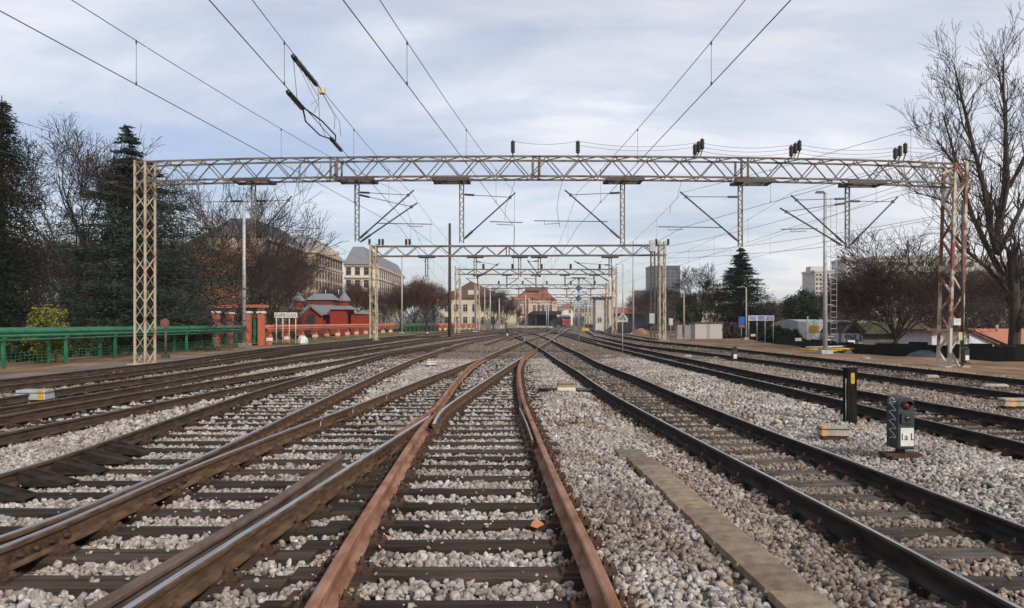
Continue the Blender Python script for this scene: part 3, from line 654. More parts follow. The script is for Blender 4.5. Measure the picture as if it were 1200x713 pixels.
POSTS1 = [(297, 213, 282, 275, 320), (418.5, 212, 283, 397, 441), (541, 212, 285, 507, 551), (729.5, 212, 287, 708, 753), (867.5, 214, 289, 859, 904), (993, 216, 292, 988, 1033)]
for px_, yt, yb, a, c in POSTS1:
    b = MB(); zt, zb = WZ(yt, PY), WZ(yb, PY); X = WX(px_, PY)
    for sx in (-1, 1): b.bar((X+sx*.08, PY, zt-.1), (X+sx*.08, PY, zb), .045, .06)
    n_ = 14
    for i in range(n_):
        s_ = 1 if i % 2 else -1; b.bar((X-s_*.08, PY, zt-.1+(zb-zt+.1)*i/n_), (X+s_*.08, PY, zt-.1+(zb-zt+.1)*(i+1)/n_), .02, .03)
    p = b.build('drop_post', m_beam, P1); b = MB()
    for yy in (PY-.47, PY+.47): b.box((WX((a+c)/2, PY), yy, zt), (WX(c, PY)-WX(a, PY), .07, .13))
    for xx in (WX(a, PY)+.08, WX(c, PY)-.08, X): b.box((xx, PY, zt-.03), (.09, .96, .08))
    b.build('cross_bracket', m_dksteel, p)
def cantilever(parent, Y, post, foot, tip, stay, reg=None, sc=1):
    b = MB(); xp = WX(post, Y); f_, t_ = Vector(PT(foot[0], foot[1], Y)), Vector(PT(tip[0], tip[1], Y))
    b.tube([f_, t_], .032*sc, 6); s0 = Vector((xp, Y, WZ(stay, Y))); k = f_.lerp(t_, .90); s1 = Vector((k.x, Y, k.z))
    b.tube([s0, s1], .014*sc, 5); b.box(tuple(s1), (.10*sc, .08*sc, .12*sc))
    if reg:
        b.tube([PT(reg[0], reg[2], Y), PT(reg[1], reg[2]+1, Y)], .018*sc, 5); xr = reg[0] if abs(reg[0]-post) > abs(reg[1]-post) else reg[1]
        sg = 1 if xr < post else -1; xr2 = xr+sg*12*31.5/Y
        b.tube([PT(xr2, reg[2], Y), PT(xr2, reg[2]+4*31.5/Y, Y), PT(xr2+sg*18*31.5/Y, reg[2]+3*31.5/Y, Y)], .012*sc, 4)
    o = b.build('cantilever', m_dksteel, parent); b = MB(); d = (t_-f_).normalized()
    insulator(b, f_+d*.10, f_+d*.52, .065*sc); b.build('insulator', m_insul, o); b = MB(); e = (s1-s0).normalized(); insulator(b, s0+e*.12, s0+e*.52, .055*sc)
    b.build('insulator', m_insul, o); return o
CA = [(418.5, (420, 281), (485, 223), 225.5, None), (418.5, (422, 284), (489, 238), 228, (443, 507, 262)), (541, (543, 281), (604, 226), 228, (574, 612, 260)),
      (729.5, (727, 280), (662, 223), 226, (626, 712, 259)), (867.5, (865, 283), (797, 225), 231, (771, 846, 266)), (993, (990, 286), (927, 229), 233, (958, 915, 268)),
      (993, (987, 288), (914, 244), 238, None), (993, (996, 288), (1052, 231), 236, None), (297, (300, 280), (342, 230), 236, (349, 375, 267))]
for a in CA: cantilever(P1, PY, *a)
b = MB()      # long rods from the beam's foot posts to the far left
insulator(b, PT(285, 236, PY), PT(270, 236, PY)); b.tube([PT(297, 236, PY), PT(240, 237, PY)], .015, 5); b.build('stay_rod', m_insul, P1)
for xs_ in ((601,), (676,), (811, 816, 821), (922, 928, 934), (1042, 1049, 1057)):
    for i, x_ in enumerate(xs_):
        b = MB(); Yp = PY-.5+i*.12; z = top1(WX(x_, PY)); n_ = len(xs_)
        zo = .04 if n_ == 1 else .0+.14*i
        b.bar((WX(x_, PY)-(.1 if n_ > 1 else 0), Yp, z), (WX(x_, PY), Yp, z+zo+.05), .04, .04)
        post_insulator(b, WX(x_, PY), Yp, z+zo+.03, .56 if n_ == 1 else .50); b.build('post_insulator', m_insul, P1)
b = MB(); mx_ = WX(1104, PY)
b.box((mx_+.25, PY-.55, WZ(378, PY)+.02), (.27, .2, .27)); b.build('equipment_box', m_white, P1)
b = MB(); b.box((WX(1126, 31), PY-.52, WZ(394, PY)), (.22, .03, .32)); b.build('warning_plate', mat('faded_yellow_plate', (.50, .50, .24), (.42, .42, .2), scale=9), P1)
b = MB(); b.tube([(mx_+.55, PY-.5, -.1), (mx_+.55, PY-.5, 6.6)], .05, 7); b.build('cable_riser', m_dksteel, P1)
# feeder lines along the beam
ft = thing('feeder_line', 'thin feeder wires strung insulator to insulator above the nearest portal beam', 'wire')
sup = [601, 676, 816, 928, 1049, 1200, 1420]
for li, off in enumerate((0, 1, 2)):
    st = 0 if li == 0 else (1 if li == 1 else 2)
    for a, c in zip(sup[st:-1], sup[st+1:]):
        def pz(x): return top1(min(WX(x, PY), 18.2))+.5-.14*li+(.08 if x > 700 else .1) if x < 1100 else WZ(172+li*4, PY)
        A, C = Vector((WX(a, PY), PY-.5+li*.1, pz(a))), Vector((WX(c, PY), PY-.5+li*.1, pz(c))); P = []
        for i in range(9):
            t = i/8; q = A.lerp(C, t); q.z -= .20*4*t*(1-t)*min(1, (C-A).length/4); P.append(tuple(q))
        b = MB(); b.tube(P, .007, 4); b.build('feeder_wire', m_wire, ft)
# second portal
Y2 = 70.0
P2 = thing('catenary_portal', 'second catenary portal down the line, lower in the picture, with a slim pale lattice beam', 'catenary portal')
for xx in (WX(438, Y2), WX(775.5, Y2)):
    b = MB(); lattice_mast(b, xx, Y2, -.1, WZ(286 if xx < 0 else 283, Y2), .5, .85, .11, .055, .8); b.box((xx, Y2, -.05), (1.1, 1.3, .2)); b.build('mast', m_cream, P2)
b = MB(); z2 = lambda x: WZ(288.5, Y2)+.004*x; lattice_beam(b, WX(436, Y2), WX(781, Y2), Y2, z2, .9, .8, 2.1, .10, .07, lod=1, joints=[WX(595, Y2)]); b.build('beam', m_beam, P2)
for px_, c_ in ((500, None), (557, ((558, 326), (585, 309), 306.5)), (609, None), (632, ((633, 325), (618, 305), 306)), (715, ((714, 330), (673, 306), 311))):
    X = WX(px_, Y2); b = MB()
    for sx in (-1, 1): b.bar((X+sx*.11, Y2, WZ(300, Y2)), (X+sx*.11, Y2, WZ(325, Y2)), .08, .1)
    for i in range(6): b.bar((X-.11, Y2, WZ(302+i*4, Y2)), (X+.11, Y2, WZ(304+i*4, Y2)), .04, .04)
    p = b.build('drop_post', m_beam, P2); b = MB(); b.box((X, Y2, WZ(301, Y2)), (1.5, 1.0, .2)); b.build('cross_bracket', m_dksteel, p)
    if c_: cantilever(P2, Y2, px_, c_[0], c_[1], c_[2], None, sc=1.5)
for x_ in (433, 444.5, 448.5, 476, 480, 769, 783):
    b = MB(); post_insulator(b, WX(x_, Y2), Y2, WZ(288, Y2), .62, .13); b.build('post_insulator', m_insul, P2)
# portals farther away
spec = [(108, 536, 720, 316, .7, 'third'), (150, 560, 712, 334, .7, 'fourth'), (200, 585, 708, 345.5, .8, 'fifth'), (255, 600, 700, 352, .9, 'sixth'), (320, 612, 697, 357, 1.0, 'seventh'), (400, 622, 694, 361, 1.1, 'eighth')]
for Yp, xl, xr_, yt, h, nm in spec:
    t = thing('catenary_portal', '%s catenary portal from the camera, thin and pale in the distance' % nm, 'catenary portal', group='catenary portals receding towards the station')
    zt = WZ(yt, Yp); th = .09+Yp*.0004
    for xx in (WX(xl, Yp), WX(xr_, Yp)):
        b = MB(); lattice_mast(b, xx, Yp, -.1, zt+.4, .55, .8, th*1.2, th*.7, 1.2); b.build('mast', m_cream, t)
    b = MB(); lattice_beam(b, WX(xl, Yp), WX(xr_, Yp), Yp, lambda x: zt, h, .7, 2.4, th, th*.6, lod=2); b.build('beam', m_beam, t)
    k = 5
    for i in range(k):
        X = WX(xl+(xr_-xl)*(i+.7)/(k+.4), Yp); b = MB(); b.bar((X, Yp, zt-h), (X, Yp, zt-h-1.7), .16, .16); b.box((X, Yp, zt-h-.1), (1.4, .9, .2))
        sg = 1 if i % 2 else -1; b.tube([(X, Yp, zt-h-1.6), (X+sg*1.7, Yp, zt-h-.5)], .05, 4); b.tube([(X, Yp, zt-h-.6), (X+sg*1.6, Yp, zt-h-.55)], .03, 4)
        b.build('drop_post', m_dksteel, t)
        if Yp < 160:
            b = MB(); post_insulator(b, X+.8, Yp, zt, .8, .2); b.build('post_insulator', m_insul, t)

# ------------------------------------------------------------------ overhead wires
HC, HM = 5.55, 6.98
def wire(label, pts, rest, mesh_sag=.75, drop=True, nd=((8,), )):
    """pts: (X,Y) of the contact wire at and before the nearest portal; rest: beyond it"""
    t = thing('overhead_wire', label, 'overhead wire')
    allp = pts+rest
    b = MB(); b.tube([(x, y, HC) for x, y in allp], .0078, 5); b.build('contact_wire', m_wire, t)
    P = []
    for (x0, y0), (x1, y1) in zip(allp[:-1], allp[1:]):
        for i in range(12):
            s_ = i/12; P.append((x0+(x1-x0)*s_, y0+(y1-y0)*s_, HM-mesh_sag*4*s_*(1-s_)*min(1, (y1-y0)/45)))
    P.append((*allp[-1], HM)); b = MB(); b.tube(P, .0066, 5); b.build('messenger_wire', m_wire, t)
    Yd = -6
    ysn = [p[1] for p in P]
    while Yd < min(110, allp[-1][1]-2):
        X = np.interp(Yd, ysn, [p[0] for p in P]); Z = np.interp(Yd, ysn, [p[2] for p in P])
        if min(abs(Yd-q[1]) for q in allp) > 2.5:
            b = MB(); b.tube([(X, Yd, HC), (X, Yd, Z)], .004, 4); b.tube([(X, Yd, HC-.01), (X, Yd, HC+.05)], .014, 4); b.tube([(X, Yd, Z-.05), (X, Yd, Z+.01)], .014, 4); b.build('dropper', m_wire, t)
        Yd += 6.2
    return t
w0 = wire('overhead wire pair farthest left, crossing in front of the dark conifers', [(-14.2, -12), (-10.4, PY)], [(-11.4, Y2), (-11.6, 108), (-7.5, 150), (0, 200)])
w1 = wire('overhead wire pair from the upper left corner to the nearest portal', [(-8.2, -12), (-4.6, PY)], [(-6.8, Y2), (-5.5, 108), (-1, 150), (4, 200)])
w2 = wire('overhead wire pair carrying a section insulator, upper left of the sky', [(-3.15, -14), (-4.15, PY)], [(-2.9, Y2), (-2.5, 108), (2, 200)])
w3 = wire('overhead wire pair reaching the nearest portal beam left of its middle', [(-4.3, -14), (.11, PY)], [(.1, Y2), (2.0, 108), (6, 200), (14, 300)])
w4 = wire('overhead wire pair slanting down from the top edge, right of the middle', [(4.1, -14), (2.68, PY)], [(3.0, Y2), (4.2, 108), (9, 200), (18, 300)])
w5 = wire('overhead wire pair coming in over the bare tall tree on the right', [(16.9, -14), (7.0, PY)], [(7.2, Y2), (9.0, 108), (14, 200)])
w6 = wire('overhead wire pair over the far right tracks behind the tall lamp pole', [(14.0, -14), (11.5, PY)], [(11.4, Y2), (11.5, 108), (17, 200)])
w7 = wire('outermost right overhead wire pair, hung from the short right hand bracket', [(21, -14), (15.6, PY)], [(12.6, Y2)])
# section insulator on w2
yc = 15.2; xc = np.interp(yc, [-14, PY], [-3.15, -4.15])
b = MB()
for dx, h in ((.0, 0), ):
    insulator(b, (xc, yc-2.2, HC), (xc-.03, yc-1.2, HC), .045, 4, .03); insulator(b, (xc-.05, yc+1.1, HC), (xc-.08, yc+2.2, HC), .045, 4, .03)
for sx in (-1, 1): b.tube([(xc, yc-1.3, HC), (xc+sx*.16, yc-.5, HC-.05), (xc+sx*.16, yc+.6, HC-.05), (xc, yc+1.3, HC)], .016, 5)
zz_ = HM-.70; insulator(b, (xc, yc-1.9, zz_-.02), (xc, yc-.3, zz_-.02), .05, 6, .03)
for (dy, dx) in ((-1.3, .16), (-1.3, -.16), (-.7, .05), (1.1, .16), (1.1, -.16), (.5, .16)): b.tube([(xc, yc+(-1.9 if dy < 0 else -.2), zz_), (xc+dx*1.3, yc+dy*.7, (zz_+HC)/2-.1), (xc+dx, yc+dy, HC+.05)], .005, 4)
b.build('section_insulator', m_insul, w2)
b = MB(); b.box((xc, yc+.15, zz_), (.11, .14, .12)); b.build('section_marker', mat('cream_plastic', (.6, .55, .38)), w2)
# end insulator at the top left of w1
xq = np.interp(9.2, [-12, PY], [-8.2, -4.6]); b = MB(); insulator(b, (xq-.05, 9.0, HC), (xq+.0, 9.5, HC), .05, 4); b.build('line_insulator', m_insul, w1)
# cross-tie cables hanging at the portal arms
for x0_, y0_, x1_, y1_, lb, o_ in ((661, 226, 656, 266, 'w4', w4), (799, 231, 785, 250, 'w5', w5), (604, 229, 592, 258, 'w3', w3)):
    b = MB(); b.tube([PT(x0_, y0_-20, PY-.2), PT(x0_-6, y0_+2, PY-.2), PT((x0_+x1_)/2-6, (y0_+y1_)/2, PY-.2), PT(x1_, y1_, PY-.2)], .008, 4); b.build('jumper_cable', m_wire, o_)
# free-standing high feeder on the right
fh = thing('feeder_line', 'two high wires climbing from the second portal towards the right edge above the spruce', 'wire')
for a, c in ((PT(783, 289, Y2), PT(1260, 150, 34)), (PT(783, 297, Y2), PT(1290, 215, 36)), (PT(783, 303, Y2), PT(1320, 240, 38))):
    A, C = Vector(a), Vector(c); P = []
    for i in range(13):
        t = i/12; q = A.lerp(C, t); q.z -= .5*4*t*(1-t); P.append(tuple(q))
    b = MB(); b.tube(P, .013, 4); b.build('feeder_wire', m_wire, fh)

# ------------------------------------------------------------------ trackside objects
def text_part(txt, size, m, parent, loc, rot=(R(90), 0, 0), ext=.002, align='CENTER', sx=1):
    cu = bpy.data.curves.new('lettering', 'FONT'); cu.body = txt; cu.size = size; cu.extrude = ext; cu.align_x = align; cu.align_y = 'CENTER'
    to = bpy.data.objects.new('lettering', cu); COL.objects.link(to); dg = bpy.context.evaluated_depsgraph_get(); me = bpy.data.meshes.new_from_object(to.evaluated_get(dg))
    bpy.data.objects.remove(to); me.materials.clear(); me.materials.append(m); o = bpy.data.objects.new('lettering', me); COL.objects.link(o); o.parent = parent; o.location = loc; o.rotation_euler = rot; o.scale = (sx, 1, 1); return o
def round_case(w, d, h, rr, m_):     # signal case with a rounded top, front face at -y
    poly = [(-w/2, 0), (w/2, 0)]; n = 8
    for i in range(n+1):
        a = math.pi*i/n; poly.append((math.cos(a)*w/2, h-rr+math.sin(a)*rr))
    b = MB(); b.prism(poly, -d/2, d/2, 0); return b
m_redlamp = mat('red_lens', (.22, .006, .006), rough=.1, spec=.8)
m_lens = mat('dark_lens', (.02, .02, .03), rough=.1, spec=.8)
def dwarf_signal(name, label, x, y, s=1.0, text='1a L', full=True, rz=0):
    t = thing(name, label, 'signal', (x, y, bz(x, y)+.02), rz)
    b = MB(); b.box((0, 0, .035), (.42*s, .20*s, .035)); b.box((-.02, .02, .015), (.3*s, .34*s, .03)); b.box((0, 0, .08*s), (.09*s, .09*s, .10*s), taper=.8); b.build('base_plate', m_fast, t)
    w_, d_, h_ = .20*s, .27*s, .62*s
    b = round_case(w_, d_, h_, .11*s, m_sigbody); o = fixn(b.build('signal_case', m_sigbody, t)); o.location = (0, 0, .11*s)
    if full:
        mod = o.modifiers.new('bevel', 'BEVEL'); mod.width = .012; mod.segments = 2; mod.limit_method = 'ANGLE'
        b = MB(); f = -d_/2
        b.box((0, f-.012, .47*s), (.13*s, .03, .11*s)); b.build('lamp_frame', m_black, t)
    b = MB(); z1 = .11*s+h_-.11*s
    b.lathe([(.050*s, -.012), (.050*s, .0), (.036*s, .0)], (0, -d_/2-.002, z1), 16, axis='y'); o = b.build('lamp_bezel', m_black, t)
    b = MB(); b.lathe([(.036*s, 0), (.034*s, -.008), (.02*s, -.018), (.002, -.022)], (0, -d_/2-.012, z1), 16, axis='y'); b.build('red_lamp', m_redlamp, t)
    b = MB(); hood = [(math.cos(a)*.056*s, -d_/2-.07*s, z1+math.sin(a)*.056*s) for a in [math.pi*i/8 for i in range(9)]]+[(math.cos(a)*.056*s, -d_/2, z1+math.sin(a)*.056*s) for a in [math.pi*i/8 for i in range(9)]]
    b.add(hood, [(i, i+1, i+10, i+9) for i in range(8)]); o = b.build('lamp_hood', m_black, t); sm = o.modifiers.new('solid', 'SOLIDIFY'); sm.thickness = .004
    if full:
        b = MB(); b.lathe([(.035*s, 0), (.033*s, -.006), (.002, -.014)], (0, -d_/2-.028, .47*s), 16, axis='y'); b.build('lower_lamp', m_lens, t)
    b = MB(); b.box((.008*s, -d_/2-.006, .11*s+.145*s), (.15*s, .008, .21*s)); b.build('number_plate', m_white, t)
    if text: text_part(text, .115*s, m_black, t, (.008*s, -d_/2-.0125, .11*s+.145*s), sx=.85)
    return t
sx_, sy_ = gp(1055, 532, .11)
ds = dwarf_signal('dwarf_signal', 'dark dwarf signal with a red lens and a plate reading 1a L', sx_, sy_, 1.0)
b = MB()
for i in range(9):      # white scrawl on the left side of the case
    z = .22+i*.052; s_ = 1 if i % 2 else -1
    b.tube([(-.102, -.10, z-.02*s_), (-.103, -.02, z+.02), (-.102, .06, z+.03*s_+.02)], .005, 4)
b.tube([(-.102, -.07, .68), (-.103, 0, .70), (-.102, .05, .66), (-.102, -.03, .62), (-.102, -.08, .66)], .006, 4)
b.build('graffiti_scrawl', m_white, ds)
x_, y_ = gp(860.5, 424); dwarf_signal('dwarf_signal', 'small dwarf signal with a round red lens and white plate between two right hand tracks', x_, y_, .88, text=None, full=False)
x_, y_ = gp(594.5, 396); dwarf_signal('dwarf_signal', 'red-headed dwarf signal with a pale plate just left of the track crossing', x_, y_, 1.3, text=None, full=False)
x_, y_ = WX(1131, 30.6), 30.6; dwarf_signal('dwarf_signal', 'black dwarf signal with a white plate at the foot of the red lattice mast', x_, y_, .95, text=None, full=False)
x_, y_ = gp(501, 393); dwarf_signal('dwarf_signal', 'distant dwarf signal beside the outer left tracks near the green pipes', x_, y_, 1.1, text=None, full=False)
# black marker post
x_, y_ = gp(996, 496, .06); t = thing('marker_post', 'old black trackside post with a yellow oblong mark near its top', 'post', (x_, y_, .05), R(12))
b = MB(); b.box((0, 0, .42), (.17, .12, .88), taper=.97); b.box((0, .0, .868), (.185, .135, .03)); b.build('post', mat('charred_timber', (.006, .005, .005), (.018, .014, .012), scale=5, stretch=(4, 4, .5), rough=.9, bump=.7), t)
b = MB(); pr = [(math.cos(a)*.034, .72+(.055 if math.sin(a) > 0 else -.055)+math.sin(a)*.034) for a in [2*math.pi*i/16 for i in range(16)]]; b.prism(pr, -.072, -.062); fixn(b.build('yellow_mark', m_yellow, t))
b = MB(); b.tube([(-.09, -.03, .05), (-.094, -.03, .3), (-.088, -.02, .5), (-.092, -.03, .72)], .009, 4); b.build('pale_cable', m_steel, t)
# low boxes
def lowbox(name, label, cat, x, y, w_, d_, h, m1, m2, band, rz=0, legs=True):
    t = thing(name, label, cat, (x, y, max(0, bz(x, y))), rz); b = MB(); z0 = .07 if legs else 0
    b.box((0, 0, z0+h/2), (w_, d_, h), taper=.93); o = b.build('case', m1, t); md = o.modifiers.new('bevel', 'BEVEL'); md.width = .012; md.segments = 2
    for q in band: 
        b = MB(); b.box((q[0]*w_, 0, z0+h*.5+.001), (q[1]*w_, d_*1.012, h*1.008), taper=.93); b.build('painted_band', m2, t)
    b = MB(); b.box((w_*.05, 0, .035), (w_*.9, d_*.75, .07)); b.build('foot', m_fast, t)
    b = MB(); b.box((0, 0, z0+h*.72), (w_*1.01, d_*1.01, .012)); b.build('lid_seam', m_fast, t)
    return t
x_, y_ = gp(976, 510, .10); lowbox('cable_box', 'low tan concrete box with an orange end band beside the black post', 'cable box', x_, y_, .38, .22, .13, m_concl, mat('orange_band', (.62, .28, .06)), [(-.38, .12)], R(-6))
x_, y_ = gp(41, 472); lowbox('point_machine', 'grey point machine case with a yellow end sitting by the far left rails', 'point machine', x_, y_, .60, .42, .20, m_steel, m_yellow, [(.36, .18)], R(5))
x_, y_ = gp(1192, 480); lowbox('cable_box', 'low pale box with an orange end at the right edge of the picture', 'cable box', x_, y_, .62, .3, .14, m_concl, mat('orange_band_faded', (.6, .33, .12)), [(-.25, .14)], R(-4))
x_, y_ = gp(663, 460); t = lowbox('cable_box', 'small brown box with a pale front strip right of the rusty rail', 'cable box', x_, y_, .40, .30, .15, mat('brown_box', (.20, .165, .125), (.26, .21, .16), scale=9), m_concl, [], 0)
b = MB(); b.box((0, -.21, .055), (.42, .12, .09)); b.build('front_strip', mat('cream_strip', (.66, .58, .45)), t)
b = MB(); b.tube([(-.66, -.2, .05), (-.2, -.2, .055), (.2, -.2, .055), (.62, -.24, .04)], .045, 8); b.build('cable_pipe', m_black, t)
x_, y_ = gp(506, 430); t = lowbox('cable_box', 'small white box between rails left of the rusty switch blade', 'cable box', x_, y_, .36, .3, .13, m_white, m_concl, [], 0)
m_blk = mat('whitewashed_block', (.48, .46, .42), (.33, .31, .28), rough=.95, scale=14)
for i, (px_, py_, w_, lb) in enumerate(((712, 419, .5, 'flat white block between the middle and right tracks'), (806, 418.5, .4, 'small white block lying between two right hand tracks, left of the red dwarf signal'), (841, 420.5, .45, 'tan block lying just left of the small red dwarf signal'),
        (893, 416.5, .4, 'small white block right of the small red dwarf signal'), (735, 420, .4, 'tan block right of the thin triangle sign pole'), (673, 405, .55, 'white block near the track crossing'), (1092, 443, .42, 'grey block in front of the red lattice mast'), (1166, 454, .7, 'long pale slab near the right edge'), (1014, 420.5, .45, 'white lump of concrete on the brown verge in front of the yellow pipes'))):
    x_, y_ = gp(px_, py_); b = MB(); b.box((0, 0, .03), (w_*.9, .26, .11), taper=.82); o = b.build('concrete_block', m_blk if 'white' in lb else m_concl); o.location = (x_, y_, 0); o.rotation_euler = (0, 0, rnd.uniform(-.2, .2)); o.modifiers.new('bevel', 'BEVEL').width = .02
    setp(o, lb, 'concrete block')
# tall poles
def pole(name, label, px_, Y, ytop, r0, r1, m_, lamp=None, ladder=False, cat='pole', base=True, extra=None):
    X = WX(px_, Y); H = WZ(ytop, Y)+.15; t = thing(name, label, cat, (X, Y, -.15)); b = MB(); b.tube([(0, 0, 0), (0, 0, H*.5), (0, 0, H)], [r0, (r0+r1)/2, r1], 10)
    if base: b.box((0, 0, .1), (r0*5, r0*5, .25))
    b.build('pole', m_, t)
    if ladder:
        b = MB(); xo = r0+.36
        for dx in (0, .34): b.tube([(xo+dx-.17, 0, .6), (xo+dx-.17, 0, H-.3)], .018, 5)
        for i in range(int(H/.32)-2): b.bar((xo-.17, 0, .8+i*.32), (xo+.17, 0, .8+i*.32), .02, .02)
        for i in range(5): b.bar((0, 0, 1+i*(H-2)/4), (xo, 0, 1+i*(H-2)/4), .03, .03)
        b.build('ladder', m_steel, t)
    if lamp:
        b = MB(); b.tube([(0, 0, H-.05), (lamp*.5, 0, H+.08), (lamp, 0, H+.05)], .03, 6); b.build('lamp_arm', m_steel, t)
        b = MB(); b.box((lamp*1.0, 0, H+.03), (.52, .24, .12), taper=.7); b.build('lamp_head', m_dksteel, t)
    return t, H
pole('lamp_pole', 'tall grey lamp pole with a ladder, standing left of the round bare tree', 967, 43.7, 226, .13, .09, m_steel, lamp=-.30, ladder=True, cat='lamp pole')
pole('lamp_pole', 'slim grey pole rising from the brick pillars to the nearest portal beam', 286, 58, 232, .16, .10, m_steel, cat='pole')
pole('telegraph_pole', 'dark weathered timber pole standing alone among the left tracks', 527, 87, 262, .20, .14, mat('tarred_pole', (.035, .028, .025), (.09, .07, .06), scale=3, stretch=(3, 3, .3)), cat='pole', base=False)
t, H = pole('lamp_pole', 'pale pole with a small lamp in front of the spruce', 874.5, 80, 337, .10, .06, m_concl, lamp=-.75, cat='lamp pole')
pole('lamp_pole', 'pale lamp pole beside the grey cabinets left of the spruce', 801.5, 82, 341, .10, .06, m_concl, lamp=-.7, cat='lamp pole')
pole('lamp_pole', 'tall slim pole just left of the second portal right mast', 742, 118, 283, .16, .10, m_steel, cat='pole')
pole('lamp_pole', 'thin lamp pole standing left of the tall slim pole, behind the third portal', 730, 150, 310, .16, .10, m_steel, lamp=-1.2, cat='lamp pole')
pole('lamp_pole', 'slim grey pole in front of the russet trees on the left', 471, 122, 299, .15, .10, m_steel, lamp=.8, cat='lamp pole')
pole('lamp_pole', 'white painted pole in front of the brown gabled house', 557, 150, 318, .22, .15, m_white, cat='pole')
for px_, yy, lb in ((568, 336, 'rusty slim pole right of the white pole by the gabled house'), (574.5, 340, 'grey slim pole second right of the white pole by the gabled house'), (540, 326, 'thin pole left of the white pole, in front of the gabled house'), (616, 345, 'thin pole in front of the pink station building'), (585, 350, 'short thin pole between the gabled house and the station')):
    pole('lamp_pole', lb, px_, 180, yy, .16, .12, m_cream if 'rusty' in lb else m_steel, cat='pole')
rr = random.Random(12)
for i in range(16):
    Yp = rr.uniform(170, 340); px_ = rr.uniform(588, 712)
    if 655 < px_ < 672: px_ += 20
    H = rr.uniform(6, 9.5); t = thing('thin_mast', 'one of the thin pale masts crowding the station throat', 'mast', (WX(px_, Yp), Yp, -.1), 0, 'thin masts in the station throat')
    b = MB(); b.tube([(0, 0, 0), (0, 0, H)], [.14, .09], 6); b.build('pole', m_cream if i % 2 else m_steel, t)
    b = MB(); sg = 1 if i % 2 else -1; b.tube([(0, 0, H-1.8), (sg*2.0, 0, H-.9)], .05, 4); b.tube([(0, 0, H-.8), (sg*2.0, 0, H-.85)], .035, 4); b.build('arm', m_dksteel, t)
# extra dark mast beside the second portal
t = thing('signal_mast', 'dark narrow lattice mast with cabinets standing against the second portal right mast', 'mast', (WX(765, 69), 69, -.1))
b = MB(); lattice_mast(b, 0, 0, 0, WZ(284, 69), .35, .35, .06, .03, .5); b.build('mast', m_dksteel, t)
b = MB(); b.box((-.15, -.3, 2.1), (.45, .35, .9)); b.build('cabinet', m_steel, t); b = MB(); b.box((-.1, -.3, 4.6+4), (.5, .3, 1.0)); b.build('cabinet', m_steel, t)
# triangle sign on a thin pole
x_, y_ = gp(729.5, 415); t = thing('track_sign', 'white triangular sign on a thin grey pole between the middle and right tracks', 'sign', (x_, y_, 0))
H = WZ(366, y_); b = MB(); b.tube([(0, 0, 0), (0, 0, H-.25)], .025, 6); b.build('pole', m_steel, t)
b = MB(); b.prism([(-.27, H-.52), (.27, H-.52), (.27, H-.32), (0, H), (-.27, H-.32)], -.045, -.03); fixn(b.build('sign_plate', m_white, t))
b = MB(); 
for p0, p1 in (((-.17, H-.42), (0, H-.14)), ((.17, H-.42), (0, H-.14)), ((-.1, H-.42), (0, H-.27)), ((.1, H-.42), (0, H-.27))): b.bar((p0[0], -.05, p0[1]), (p1[0], -.05, p1[1]), .03, .008, up=(0, 1, 0))
b.build('sign_mark', m_dksteel, t)
# signal mast with two blue discs
x_, y_ = gp(678, 401); t = thing('signal_mast', 'slim signal mast with two dark blue diamonds above the track crossing', 'signal', (x_, y_, 0))
H = WZ(326, y_); b = MB(); b.tube([(0, 0, 0), (0, 0, H)], .07, 8); b.build('pole', m_steel, t)
m_blue = mat('signal_blue', (.02, .05, .11), rough=.5)
for yy in (338, 349.7):
    z = WZ(yy, y_); b = MB(); b.prism([(-.3, z), (0, z-.3), (.3, z), (0, z+.3)], -.12, -.06); fixn(b.build('disc', m_blue, t))
b = MB(); b.box((0, 0, H), (1.2, .6, .08)); b.build('platform', m_dksteel, t)
b = MB(); b.tube([(.09, -.12, .3), (.09, -.12, H)], .015, 4); b.tube([(.3, -.12, .3), (.3, -.12, H)], .015, 4); b.build('ladder', m_steel, t)
# round plate post by the green pipes
x_, y_ = gp(194, 418.5); t = thing('marker_post', 'short dark post topped by a rusty plate in front of the green pipes', 'post', (x_, y_, -.1))
b = MB(); b.tube([(0, 0, 0), (0, 0, 1.5)], .06, 7); b.box((0, 0, .1), (.3, .3, .2)); b.build('post', m_dksteel, t)
b = MB(); b.prism([(-.22, 1.62), (0, 1.46), (.22, 1.62), (.2, 1.85), (0, 1.95), (-.2, 1.85)], -.09, -.06); fixn(b.build('plate', mat('rusty_plate', (.11, .06, .045), (.19, .10, .06), scale=9), t))
# station sign
Yg = 62.0; t = thing('station_sign', 'long white station name board with black letters on four white posts, above the orange pipes', 'sign', (WX(335, Yg), Yg, 0))
wS = 27*Yg/F; zS = WZ(369.5, Yg); hS = 6.2*Yg/F
b = MB(); b.box((0, 0, zS), (wS, .06, hS)); b.build('sign_board', m_white, t)
text_part('ZAGREB GL.KOL.', .34, m_black, t, (0, -.036, zS-.01), sx=.72)
for i in range(4):
    b = MB(); b.tube([(-wS/2+.15+i*(wS-.3)/3, .05, -.1), (-wS/2+.15+i*(wS-.3)/3, .05, zS+hS/2)], .035, 6); b.build('post', m_white, t)
